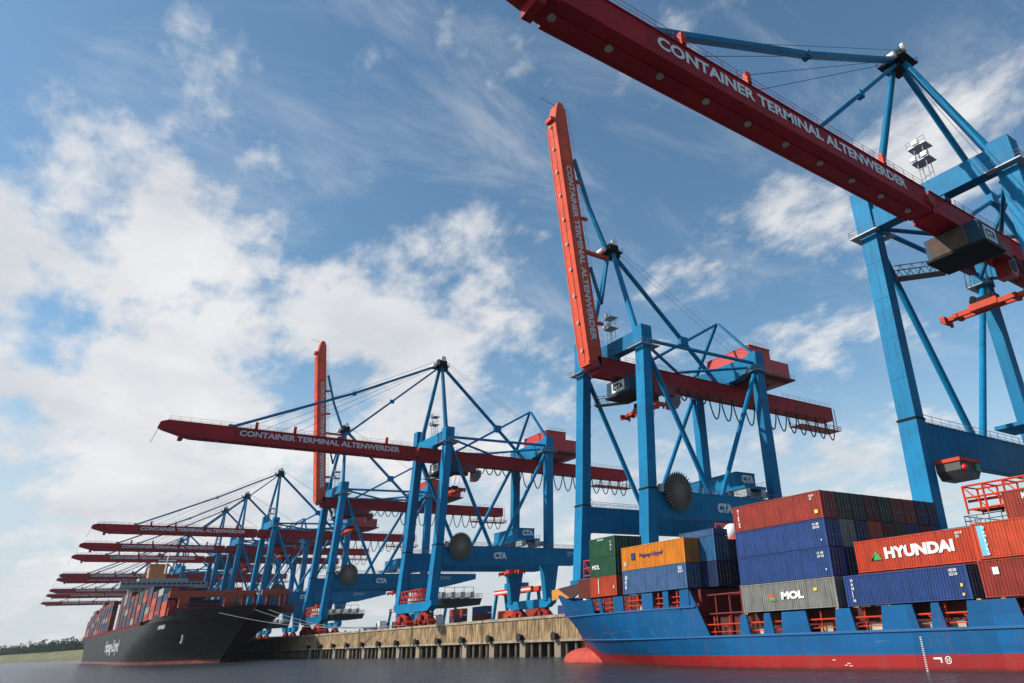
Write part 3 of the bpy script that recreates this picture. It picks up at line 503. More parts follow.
def cont_meshes(L, H):
    def body():
        a = M(); W = 2.44
        for s in (corr(L-.3, .15, .03, .16, H-.12, 1), corr(L-.3, .15, W-.03, .16, H-.12, -1), corr(W-.3, .15, L-.03, .16, H-.12, -1, 'y')): a.add(s.v, s.f)
        a.box(.12, L-.12, .07, W-.07, H-.09, H-.05); a.box(.12, L-.12, .07, W-.07, .1, .15); return a.mesh('panel')
    def frame():
        a = M(); W = 2.44; t = .14
        for x in (0, L-t):
            for y in (0, W-t): a.box(x, x+t, y, y+t, .12, H-.12)
            for z in (.02, H-.13): a.box(x+.01, x+t-.01, t, W-t, z, z+.11)
        for y in (0, W-.1):
            for z in (.02, H-.12): a.box(t, L-t, y+.01, y+.09, z, z+.1)
        for x in (-.01, L-.17):
            for y in (-.01, W-.15):
                for z in (0, H-.12): a.box(x, x+.18, y, y+.16, z, z+.12)
        return a.mesh('frame')
    def door(s):
        def f():
            W = 2.44; y0 = .15 if s == 0 else W/2+.01; a = M(); a.box(.02, .07, y0, y0+W/2-.16, .14, H-.14)
            for k in range(4): a.box(.0, .02, y0+.1, y0+W/2-.26, .3+k*(H-.5)/4, .3+(k+.55)*(H-.5)/4)
            return a.mesh('door')
        return f
    def rods(s):
        def f():
            W = 2.44; y0 = .15 if s == 0 else W/2+.01; a = M()
            for k in (.28, .78): a.tube((-.03, y0+k*(W/2-.16), .16), (-.03, y0+k*(W/2-.16), H-.16), .04, 5); a.box(-.07, 0, y0+k*(W/2-.16)-.1, y0+k*(W/2-.16)+.12, 1.1, 1.2)
            return a.mesh('lock_rod')
        return f
    k = '%.2f_%.2f' % (L, H)
    return cached('cb'+k, body), cached('cf'+k, frame), [cached('cd%d%s' % (s, k), door(s)) for s in (0, 1)], [cached('cr%d%s' % (s, k), rods(s)) for s in (0, 1)]
def container(x, y, z, col, label, L=12.19, H=2.72, group='containers stacked on the blue ship', marks=()):
    t = thing('shipping_container', label, 'container', (x, y, z), group); b, f, d, r = cont_meshes(L, H); m = cmat(col)
    obj('panel', b, m, t); obj('frame', f, m, t)
    for s in (0, 1): dd = obj('door', d[s], m, t); obj('lock_rod', r[s], mat('lock_rod_steel', (.20, .19, .18), .6), dd)
    for j, mk in enumerate(marks):
        if mk[0] == 'poly': obj('logo', M().prism(mk[1], -.05, .0, 'y'), mk[2], t)
        elif mk[0] == 'box': obj('emblem', M().box(*mk[1]), mk[2], t)
        else:
            body, wd, h, (lx, lz), mm = mk[1:6]; sh = mk[6] if len(mk) > 6 else 0; bd = mk[7] if len(mk) > 7 else .03
            obj('lettering', text_mesh('ct_%s_%.1f_%.1f_%.1f' % (body.replace('\n', ''), wd, lx, lz), body, wd, h, (lx, -.02, lz), '-Y', bd, shear=sh), mm, t)
    return t
Y0 = -26.6; DY = 2.52
# after stack of four tiers amidships
rowsA = {0: ['grey', 'blue', 'blue', 'red'], 1: ['navy', 'navy', 'grey', 'olive'], 2: ['navy', 'maroon', 'navy', 'dark_green'], 3: ['blue', 'brown', 'orange_red', 'maroon'], 4: [None, 'navy', 'maroon', 'dark_green'],
         5: [None, None, 'olive', 'brown'], 6: [None, None, 'blue', 'red'], 7: [None, None, 'maroon', 'navy'], 8: [None, None, 'blue', 'navy']}
TN = ['bottom', 'second', 'third', 'top']
WL = LETTER; REDM = mat('logo_red', (.6, .05, .03), .5); GRM = mat('logo_green', (.03, .35, .07), .5); YM = mat('logo_yellow', (.85, .6, .05), .5); NAVM = mat('logo_navy', (.01, .02, .12), .5); LB = mat('logo_light_blue', (.12, .45, .7), .5)
def words(c): return c.replace('hyred', 'bright orange red').replace('_', ' ')
def smallmarks(L, H):   # number block near the right-hand end and stacked letters near the left-hand end
    return ('t', '4510\n2750', 1.0, .9, (1.6, H-1.15), WL)
for r, cols in rowsA.items():
    for k, c in enumerate(cols):
        if c is None: continue
        mk = []
        if r == 0 and k == 0: mk = [('t', 'MOL', 2.9, .75, (6.8, 1.0), WL, 0, .06), ('poly', [(8.5, 1.2), (7.6, 1.2), (8.2, 1.7)], REDM), ('poly', [(8.3, .95), (7.5, .95), (7.7, 1.2), (8.5, 1.2)], GRM), ('box', (2.2, 2.6, -.05, 0, 1.6, 1.85), YM)]
        if r == 0 and k == 3: mk = [('t', 'T\nE\nX', .36, 1.9, (11.5, .4), WL), ('box', (.55, .95, -.05, 0, .5, .85), YM), ('t', '4210\n22', .6, .5, (1.4, 1.9), WL)]
        if r == 0 and k in (1, 2): mk = [('t', 'U 45\n6710', .8, .55, (1.5, 1.8), WL), ('box', (.6, .75, -.05, 0, .6, .75), WL)]
        lab = '%s container at the water side of the tall stack amidships, %s tier' % (words(c), TN[k]) if r == 0 else '%s container end, %s tier, %s row in, of the tall stack amidships' % (words(c), TN[k], ORD[r])
        if r == 0 and k == 0: lab = 'grey container with white MOL lettering at the foot of the tall stack amidships'.replace('MOL', 'three-letter')
        container(44.6, Y0+DY*r, 5.5+2.75*k, c, lab, marks=mk)
# blue container on deck, bright red lettered one above in the next row
container(31.35, Y0, 5.45, 'blue', 'long blue container low at the water side, under the lettered orange red one', H=2.7, marks=[('t', 'H\nA\nN\nJ\nI\nN', .30, 2.0, (11.5, .35), WL), ('t', '4520\n2210', .75, .55, (1.6, 1.9), WL), ('box', (.6, .8, -.05, 0, 1.0, 1.25), YM), ('box', (.6, .8, -.05, 0, .3, .5), YM)])
container(31.2, Y0+DY, 8.4, 'hyred', 'bright orange red container with big white lettering and a green triangle', H=2.9, marks=[('t', 'HYUNDAI', 7.0, 1.05, (9.0, 1.0), WL, .0, .06), ('poly', [(10.6, 1.0), (9.35, 1.0), (9.9, 1.8)], GRM), ('poly', [(10.6, 1.0), (10.3, 1.0), (9.95, 1.6)], YM), ('t', '4510\n22', .7, .5, (1.7, 2.1), WL)])
container(31.4, Y0+DY, 5.45, 'maroon', 'maroon container hidden behind the low blue one at the water side', H=2.9)
for r in (2, 3): container(30.9, Y0+DY*r, 5.45, ('navy', 'brown')[r-2], '%s container in the shaded %s row behind the lettered orange red one' % (('navy', 'brown')[r-2], ORD[r]), H=2.9)
container(18.1, Y0, 5.45, 'red', 'plain red container low at the right edge of the photo, above the hull openings', H=2.85, marks=[('box', (10.6, 11.1, -.05, 0, 1.7, 2.25), WL)])
container(17.9, Y0, 8.35, 'orange_red', 'orange red container with a vertical blue and white stripe at the right edge', H=2.85, marks=[('box', (11.2, 11.75, -.03, 0, .25, 2.6), LB), ('t', 'H\nA\nM\nB\nU\nR\nG', .26, 2.25, (11.35, .3), WL)])
container(16.9, Y0+DY*2, 11.3, 'red', 'red container topmost at the right edge of the photo', H=2.75, marks=[('t', 'K LINE', 2.2, .5, (10.5, 1.9), WL)])
container(17.0, Y0+DY*2, 8.4, 'maroon', 'maroon container beneath the topmost red one at the right edge', H=2.85)
# forward stack
container(65.3, Y0, 8.55, 'steel_blue', 'pale steel blue container at the water side beneath the yellow orange one', H=2.85, marks=[('t', 'G\nE\nS', .5, 1.6, (11.7, .6), WL), ('t', '22\nG1', .8, .7, (1.4, 1.8), WL)])
container(65.3, Y0, 11.42, 'orange', 'yellow orange container with dark blue lettering near the bow', H=2.85, marks=[('t', 'Hapag-Lloyd', 4.6, .62, (8.6, 1.2), NAVM, .3, .01), ('box', (9.4, 10.2, -.05, 0, 1.15, 2.0), NAVM), ('t', '45', .6, .5, (11.8, .5), WL)])
fw = {2: ['navy', 'navy'], 3: ['navy', 'navy'], 4: ['orange_red', 'green']}
for r, cols in fw.items():
    for k, c in enumerate(cols):
        container(65.3, Y0+DY*r, 8.55+2.88*k, c, '%s container, %s tier of the forward stack, %s row in from the water' % (words(c), ('lower', 'upper')[k], ORD[r]), H=2.85)
for k, c in enumerate(('navy', 'mid_blue')):
    container(62.6, Y0+DY, 8.55+2.88*k, c, 'short %s container sticking out aft behind the yellow orange one, %s tier' % (words(c), ('lower', 'upper')[k]), L=6.06, H=2.85)
    container(68.9, Y0+DY, 8.55+2.88*k, c, 'short %s container tucked behind the yellow orange one, %s tier' % (words(c), ('lower', 'upper')[k]), L=6.06, H=2.85)
container(62.6, Y0+DY, 14.31, 'steel_blue', 'low greyish blue half-height container lying topmost behind the yellow orange one', L=6.06, H=.78)
for r, cols in {1: ['orange_red', 'green', 'green'], 2: ['maroon', 'purple', 'dark_green']}.items():
    for k, c in enumerate(cols):
        mk = []
        if r == 1: mk = [[('box', (4.0, 4.15, -.05, 0, .4, 2.3), WL), ('box', (.5, .7, -.05, 0, .9, 1.3), WL)], [('t', 'MOL', 1.8, .6, (5.5, 1.0), WL)], [('t', '- - -', 1.3, .2, (4.0, 2.2), WL), ('t', 'E\nM\nC', .3, 1.3, (1.1, .7), WL)]][k]
        container((82.1, 85.6 if k < 2 else 82.1)[r-1] if r == 2 else 82.1, Y0+DY*r, 8.75+2.62*k, c, 'short %s container nearest the bow, %s of three, %s row' % (words(c), ('lowest', 'middle', 'topmost')[k], ('outer', 'inner')[r-1]), L=6.06, H=2.6, marks=mk)
container(88.25, Y0+DY, 8.75, 'brown', 'short brown container foremost of all, beside the lowest orange red one', L=2.9 if 0 else 3.0, H=2.6)
# ------------------------------------------------------------------ ships
def sstep(a, b, x): t = max(0, min(1, (x-a)/(b-a))); return t*t*(3-2*t)
def hull_mesh(stations, zs, half, yc, bowx, name, off, deckz=None):
    """rings from the stern to the bow; half(u,z) -> half breadth; bowx(z) -> where the stem is at height z"""
    a = M(); nz = len(zs); ns = len(stations); vs = []
    for side in (-1, 1):
        for u in stations:
            for z in zs:
                x = u[0]+(bowx(z)-u[0])*0 if False else None
                X = STERN(name)+(bowx(z)-STERN(name))*u; vs.append((X, yc+side*half(u, z), z))
    def idx(s, i, j): return (s*ns+i)*nz+j
    for s in (0, 1):
        for i in range(ns-1):
            for j in range(nz-1): a.f.append((idx(s, i, j), idx(s, i+1, j), idx(s, i+1, j+1), idx(s, i, j+1))); a.sm.append(True)
    for j in range(nz-1): a.f.append((idx(0, 0, j), idx(1, 0, j), idx(1, 0, j+1), idx(0, 0, j+1))); a.sm.append(False)
    a.v = vs+[vs[idx(0, i, nz-1)] for i in range(ns)]+[vs[idx(1, i, nz-1)] for i in range(ns)]; b0 = 2*ns*nz; top = [b0+i for i in range(ns)]; top2 = [b0+ns+i for i in range(ns)]
    for i in range(ns-1): a.f.append((top[i], top[i+1], top2[i+1], top2[i])); a.sm.append(False)
    return a
def STERN(name): return -38. if name == 'near' else 700.
def hull_paint(name, topc, bot, zfun):
    m = bpy.data.materials.new(name); m.use_nodes = True; N = m.node_tree.nodes; L = m.node_tree.links; b = N['Principled BSDF']; b.inputs['Roughness'].default_value = .5; b.inputs['Specular IOR Level'].default_value = .22
    g = N.new('ShaderNodeNewGeometry'); sp = N.new('ShaderNodeSeparateXYZ'); L.new(g.outputs['Position'], sp.inputs[0])
    def m_(op, x, y=None):
        n = N.new('ShaderNodeMath'); n.operation = op
        for i, v in enumerate((x, y)):
            if v is None: continue
            if isinstance(v, (int, float)): n.inputs[i].default_value = v
            else: L.new(v, n.inputs[i])
        return n.outputs[0]
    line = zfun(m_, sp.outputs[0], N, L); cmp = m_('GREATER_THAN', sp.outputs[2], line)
    ns = N.new('ShaderNodeTexNoise'); ns.inputs['Scale'].default_value = .7; ns.inputs['Detail'].default_value = 9; mp = N.new('ShaderNodeMapping'); mp.inputs['Scale'].default_value = (1, 1, .25) ; L.new(g.outputs['Position'], mp.inputs[0]); L.new(mp.outputs[0], ns.inputs[0])
    def two(c, d, amt):
        mx = N.new('ShaderNodeMix'); mx.data_type = 'RGBA'; mr = N.new('ShaderNodeMapRange'); L.new(ns.outputs[0], mr.inputs[0]); mr.inputs[1].default_value = .45; mr.inputs[2].default_value = .75; mr.inputs[4].default_value = amt
        L.new(mr.outputs[0], mx.inputs[0]); mx.inputs[6].default_value = (*c, 1); mx.inputs[7].default_value = (*d, 1); return mx.outputs[2]
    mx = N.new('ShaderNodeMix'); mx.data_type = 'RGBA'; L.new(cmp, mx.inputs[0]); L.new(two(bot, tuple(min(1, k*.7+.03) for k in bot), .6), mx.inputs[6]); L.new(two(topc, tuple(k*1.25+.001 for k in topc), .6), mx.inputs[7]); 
    mpw = N.new('ShaderNodeMapping'); mpw.inputs['Scale'].default_value = (1/7.5, 1/300, 1/2.1); L.new(g.outputs['Position'], mpw.inputs[0])
    fl = N.new('ShaderNodeVectorMath'); fl.operation = 'FLOOR'; L.new(mpw.outputs[0], fl.inputs[0]); wn = N.new('ShaderNodeTexWhiteNoise'); L.new(fl.outputs[0], wn.inputs[0])
    wr = N.new('ShaderNodeMapRange'); L.new(wn.outputs[0], wr.inputs[0]); wr.inputs[3].default_value = .80; wr.inputs[4].default_value = 1.12
    sc = N.new('ShaderNodeVectorMath'); sc.operation = 'SCALE'; L.new(mx.outputs[2], sc.inputs[0]); L.new(wr.outputs[0], sc.inputs['Scale'])
    col = sc.outputs[0]
    for sx, sz, lo, hi, amt, rc in ((1.6, .16, .57, .70, .75, (.12, .045, .02)), (.18, 3.0, .60, .68, .4, (.20, .20, .20))):   # rust runs, then long fender scrapes
        m3 = N.new('ShaderNodeMapping'); m3.inputs['Scale'].default_value = (sx, .3, sz); L.new(g.outputs['Position'], m3.inputs[0])
        n4 = N.new('ShaderNodeTexNoise'); n4.inputs['Scale'].default_value = 1.0; n4.inputs['Detail'].default_value = 11; n4.inputs['Roughness'].default_value = .68; L.new(m3.outputs[0], n4.inputs[0])
        r4 = N.new('ShaderNodeMapRange'); L.new(n4.outputs[0], r4.inputs[0]); r4.inputs[1].default_value = lo; r4.inputs[2].default_value = hi; r4.inputs[4].default_value = amt
        m4 = N.new('ShaderNodeMix'); m4.data_type = 'RGBA'; L.new(r4.outputs[0], m4.inputs[0]); L.new(col, m4.inputs[6]); m4.inputs[7].default_value = (*rc, 1); col = m4.outputs[2]
    # dark slime just above the water
    sl = N.new('ShaderNodeMapRange'); L.new(m_('ADD', sp.outputs[2], m_('MULTIPLY', ns.outputs[0], .35)), sl.inputs[0]); sl.inputs[1].default_value = .42; sl.inputs[2].default_value = .62; sl.inputs[3].default_value = .75; sl.inputs[4].default_value = 0
    m5 = N.new('ShaderNodeMix'); m5.data_type = 'RGBA'; L.new(sl.outputs[0], m5.inputs[0]); L.new(col, m5.inputs[6]); m5.inputs[7].default_value = (.05, .03, .025, 1); L.new(m5.outputs[2], b.inputs['Base Color'])
    # plate seams and dents
    w = N.new('ShaderNodeTexNoise'); w.inputs['Scale'].default_value = .35; w.inputs['Detail'].default_value = 3; L.new(g.outputs['Position'], w.inputs[0])
    bp = N.new('ShaderNodeBump'); bp.inputs['Strength'].default_value = .5; bp.inputs['Distance'].default_value = .12; L.new(w.outputs[0], bp.inputs['Height']); L.new(bp.outputs[0], b.inputs['Normal'])
    return m
def near_ship():
    yc = -15.6; t = thing('container_ship', 'blue hulled container ship with red waterline, lying close at the right, bow to the left', 'ship', (35, yc, WZ)); off = (35, yc, WZ)
    def P(name, mm, m, parent=t): return obj(name, mm.mesh(name, off), m, parent)
    B = 11.2
    def bowx(z): return 99.5+max(0, z-.5)*.95+ (0 if z > .5 else (z-.5)*.2)
    def prof(u, z, p0, p1):  # taper forward
        return 1-sstep(p0, 1, u)**1.0
    def half(u, z):
        f = max(0, min(1, (z+.3)/9)); p0 = .62+.25*f if f < .5 else .745+.09*(f-.5); s = max(0, (u-p0)/(1-p0)); k = 1-s**(1.9+1.2*f)
        st = 1-max(0, (.12-u)/.12)**2*(.5*(1-f)); return max(.12, B*k*st*(1 if z > -2 else .9))
    us = [0, .03, .06, .1, .2, .3, .4, .5, .6]+[.62+.02*i for i in range(20)]
    us = [u for u in us if u < 1]+[1.0]
    zs = [-5, -2, WZ-.2, .6, 1.5, 2.4, 3.3]
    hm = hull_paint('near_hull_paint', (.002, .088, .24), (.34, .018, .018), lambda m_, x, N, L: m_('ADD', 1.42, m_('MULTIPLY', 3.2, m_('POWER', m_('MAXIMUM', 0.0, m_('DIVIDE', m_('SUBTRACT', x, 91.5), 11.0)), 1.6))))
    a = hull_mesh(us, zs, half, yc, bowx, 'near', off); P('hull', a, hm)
    # raised forecastle sides from the lower knuckle up
    zs2 = [3.3, 4.9, 6.5, 8.0, 8.75]; u0 = .732
    us2 = [u0+(1-u0)*i/16 for i in range(17)]
    def bow2(z): return bowx(z)
    def half2(u, z): return half(u, z)+.02+(.10 if z >= 6.5 else 0)
    fc = M(); n = len(us2); nz = len(zs2); vs = []
    for s in (-1, 1):
        for i, u in enumerate(us2):
            for z in zs2:
                zz = z if z < 8.7 else 8.45+1.0*sstep(.86, .97, u); X = -38+(bow2(z)+38)*u; vs.append((X, yc+s*half2(u, z), zz))
    fs = [((s*n+i)*nz+j, (s*n+i+1)*nz+j, (s*n+i+1)*nz+j+1, (s*n+i)*nz+j+1) for s in (0, 1) for i in range(n-1) for j in range(2)]
    fc.add(vs, fs, True); fs2 = []
    # rows above the upper knuckle with the openings cut out
    op = [(82.1, 79.4), (77.3, 73.5), (71.4, 69.5), (68.5, 66.1), (84.5, 82.9)]
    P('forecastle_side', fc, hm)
    bw = M()
    def yside(x, z): u = (x+38)/(bow2(z)+38); return half2(min(1, u), z)
    def strip(x0, x1, z0, z1, zt=None):
        nseg = max(1, int((x1-x0)/2))
        for s in (-1, 1):
            bw = M()
            for i in range(nseg):
                xa, xb = x0+(x1-x0)*i/nseg, x0+(x1-x0)*(i+1)/nseg
                ya0, yb0, ya1, yb1 = yside(xa, z0), yside(xb, z0), yside(xa, z1), yside(xb, z1)
                za = z1 if zt is None else zt(xa); zb = z1 if zt is None else zt(xb); w = .18
                bw.hexa([(xa, yc+s*(ya0-w), z0), (xb, yc+s*(yb0-w), z0), (xb, yc+s*yb0, z0), (xa, yc+s*ya0, z0)], [(xa, yc+s*(ya1-w), za), (xb, yc+s*(yb1-w), zb), (xb, yc+s*yb1, zb), (xa, yc+s*ya1, za)])
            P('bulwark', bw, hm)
    xs = sorted([o for p in op for o in p]); cur = 64.9; ztop = lambda x: 8.4+1.2*sstep(90, 97, x)
    for k in range(0, len(xs), 2):
        strip(cur, xs[k], 6.5, 8.4, ztop); cur = xs[k+1]
    strip(cur, 107.0, 6.5, 8.4, ztop)
    # main deck bulwark posts, aft
    ops = [(57.2, 64.6), (53.9, 56.4), (51.5, 53.1), (44.9, 48.5), (39.9, 43.3), (35.1, 36.9), (31.9, 34.4), (22.5, 27.9), (13, 17), (4, 8)]
    xs = sorted([o for p in ops for o in p]); cur = -36
    def strip2(x0, x1, z0, z1, sl=.35):
        for s in (-1, 1):
            bw = M()
            y = yc+s*B; bw.hexa([(x0-sl, y-s*.18, z0), (x1+sl, y-s*.18, z0), (x1+sl, y, z0), (x0-sl, y, z0)], [(x0, y-s*.18, z1), (x1, y-s*.18, z1), (x1, y, z1), (x0, y, z1)])
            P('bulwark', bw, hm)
    for k in range(0, len(xs), 2): strip2(cur, xs[k], 3.3, 5.35); cur = xs[k+1]
    # slanted shoulder at the step up to the forecastle
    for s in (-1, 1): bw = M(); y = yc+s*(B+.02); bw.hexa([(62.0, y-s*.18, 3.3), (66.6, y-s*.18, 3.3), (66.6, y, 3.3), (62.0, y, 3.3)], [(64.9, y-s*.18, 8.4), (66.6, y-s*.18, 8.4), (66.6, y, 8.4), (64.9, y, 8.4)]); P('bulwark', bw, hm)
    rub = M()
    for s in (-1,):
        y = yc+s*(B+.0); rub.box(-36, 64, y-.14, y+.05, 3.22, 3.42)
        for i in range(17):
            x0, x1 = 64+i*2.6, 66.6+i*2.6
            if x1 > 106: break
            rub.beam((x0, yc+s*(yside(x0, 6.5)+.04), 6.5), (x1, yc+s*(yside(x1, 6.5)+.04), 6.5), .12, .16)
        for i in range(16):
            x0, x1 = 64+i*2.4, 66.4+i*2.4
            if x1 > 102.2: break
            rub.beam((x0, yc+s*(yside(x0, 3.3)+.04), 3.3), (x1, yc+s*(yside(x1, 3.3)+.04), 3.3), .12, .14)
    P('rubbing_strake', rub, mat('strake_blue', (.01, .10, .27), .5))
    seam = M()
    for x in (66.5, 71.5, 76.5, 81.5, 86.5, 91.5): seam.beam((x, yc-(yside(x, 3.35)+.03), 3.4), (x+3.2, yc-(yside(x+3.2, 6.4)+.03), 6.4), .05, .05)
    P('weld_seam', seam, mat('seam_blue', (.02, .12, .28), .5))
    # bulb
    bb = M(); prev = None; rings = []
    for i in range(15):
        u = i/14; x = 91+16.2*u; r = 1.75*math.sqrt(max(0.0, 1-max(0, (u-.62)/.38)**2.4)); rings.append((x, r))
    n = 16; vs = []
    for x, r in rings:
        for k in range(n): th = 2*math.pi*k/n; vs.append((x, yc+1.15*r*math.cos(th), .15+1.12*r*math.sin(th)))
    bb.add(vs, [(i*n+k, i*n+(k+1) % n, (i+1)*n+(k+1) % n, (i+1)*n+k) for i in range(len(rings)-1) for k in range(n)], True)
    P('bulbous_bow', bb, mat('bulb_red', (.40, .055, .035), .6, spec=.2, var=.15, dirt=(.42, .19, .16), dirt_amt=.5, dirt_scale=(.5, .5, 1.2)))
    # decks and red fittings in the openings
    dk = M(); dk.box(-36, 64.5, yc-B+.3, yc+B-.3, 3.32, 3.4)
    dk.prism([(64.6, yc-10.9), (84, yc-10.6), (94, yc-7.5), (101, yc-3.5), (105, yc-.6), (105, yc+.6), (101, yc+3.5), (94, yc+7.5), (84, yc+10.6), (64.6, yc+10.9)], 6.42, 6.52, 'z'); dk.box(64.3, 64.6, yc-10.9, yc+10.9, 3.4, 6.5)
    P('deck', dk, mat('deck_red', (.22, .025, .018), .7, var=.2))
    ht = M(); ht.box(-30, 63.5, yc-B+2.0, yc+B-2.0, 3.4, 5.38); ht.box(65.2, 92, yc-B+2.4, yc+B-2.4, 6.5, 8.5); P('hatch_coaming', ht, mat('coaming_dark_red', (.09, .008, .007), .7, var=.25))
    y = yc-B+.45
    for (a0, a1) in ops:
        rl = M()
        for z in (3.75, 4.5): rl.tube((a0-.4, y, z), (a1+.4, y, z), .05 if z < 4 else .08, 5)
        k = a0
        while k < a1: rl.tube((k, y+.4, 3.4), (k, y+.4, 5.3), .1, 6); rl.tube((k, y+.6, 3.4), (k+1.0, y+.6, 4.4), .06, 5); k += 2.4
        P('deck_railing', rl, REDO)
    for (a0, a1) in [(min(p), max(p)) for p in op]:
        yy = yc-yside(a0, 7)+.5; rl = M()
        for z in (7.1, 7.7): rl.tube((a0-.3, yy, z), (a1+.3, yy, z), .07, 5)
        k = a0
        while k < a1: rl.tube((k, yy+.3, 6.5), (k, yy+.3, 8.4), .14, 6); k += 1.6
        P('deck_railing', rl, REDO)
    for x in (55, 46.4, 40.8, 36, 33, 25.3, 74.5, 67):
        z = 3.4 if x < 60 else 6.52
        P('deck_locker', M().box(x, x+1.5, y+.75, y+1.35, z, z+.55), mat('cream_locker', (.45, .38, .28), .7))
    lash = M()
    for x in (58.2, 60.2, 62.4):
        for yy in (-25, -22.5, -20): lash.tube((x, yy, 3.4), (x, yy, 7.6), .14, 6)
    for yy in (-25.2, -22.6, -20): lash.tube((57.8, yy, 7.6), (63.5, yy, 7.6), .1, 5); lash.tube((57.8, yy, 5.6), (63.5, yy, 5.6), .1, 5)
    for x in (57.6, 64.2): lash.box(x-.2, x+.2, -25.8, -6, 5.4, 8.3)
    P('lashing_bridge', lash, mat('lashing_dark_red', (.13, .008, .008), .6))
    ps = M()
    for (x0, r) in ((44.6, 12.2), (30.7, 12.2), (17, 12.2)):
        for k in (.1, r-.4): ps.box(x0+k, x0+k+.35, -26.5, -26.1, 5.35-.0, 5.46)
    P('twist_lock', ps, mat('twist_yellow', (.55, .3, .06), .6))
    mk = M()
    for k in range(18): mk.box(36.6, 36.78, yc-B-.03, yc-B+.0, -.2+k*.17, -.12+k*.17)
    d = P('draught_mark', mk, WL)
    cir = M(); n = 18
    for k in range(n): a0 = 2*math.pi*k/n; a1 = 2*math.pi*(k+1)/n; cir.beam((34.6+.26*math.cos(a0), yc-B-.02, 1.0+.26*math.sin(a0)), (34.6+.26*math.cos(a1), yc-B-.02, 1.0+.26*math.sin(a1)), .05, .07)
    cir.beam((34.4, yc-B-.02, .85), (34.8, yc-B-.02, 1.15), .05, .07); cir.beam((34.8, yc-B-.02, .85), (34.4, yc-B-.02, 1.15), .05, .07)
    P('bulb_mark', M().box(35.15, 35.3, yc-B-.03, yc-B, .8, 1.2).box(35.3, 35.9, yc-B-.03, yc-B, 1.05, 1.2), WL)
    for (x, z) in ((44.2, .7), (44.5, .55), (44.0, .5), (45.8, .98), (26.6, .8), (26.9, .55), (27.2, .75)): P('hull_mark', M().box(x, x+.35, yc-B-.03, yc-B, z, z+.06), WL)
    P('thruster_mark', cir, WL)
    # forecastle gear
    wl = M(); wl.tube((97, yc-2.5, 7.4), (97, yc+2.5, 7.4), .7, 12); wl.box(95.8, 98.2, yc-3, yc-2.6, 6.5, 8.2); wl.box(95.8, 98.2, yc+2.6, yc+3, 6.5, 8.2); P('windlass', wl, mat('winch_grey', (.2, .2, .2), .6))
    mst = M(); mst.box(100.6, 101.4, yc-.4, yc+.4, 6.5, 9.8); P('bow_mast', mst, WHITE); yw = M(); yw.prism([(111.49, 11.1), (109.69, 11.26), (105.99, 9.6), (109.98, 9.6), (111.42, 9.48)], -15.5, -15.2, 'y'); P('bow_chute', yw, mat('chute_orange_yellow', (.52, .20, .02), .5)); mw = M(); mw.prism([(109.69, 11.26), (103.47, 11.67), (103.24, 10.36), (105.02, 9.54), (105.99, 9.6)], -15.5, -15.2, 'y'); P('bow_screen', mw, mat('screen_dark_maroon', (.05, .008, .008), .6))
    dm = M(); dm.ball((66.9, -16.2, 15.35), 1.15, 16, 10); P('satellite_dome', dm, WHITE); dp = M(); dp.tube((64.9, -16.2, 3.4), (64.9, -16.2, 14.3), .3, 8); dp.box(64.7, 68.4, -17.6, -14.8, 14.3, 14.45); dp.rail((65, -14.8, 14.4), (68.4, -14.8, 14.4), h=2.2, step=1.4, r=.12); dp.rail((68.4, -17.6, 14.4), (68.4, -14.8, 14.4), h=2.2, step=1.4, r=.12); P('dome_mast', dp, REDO)
near_ship()
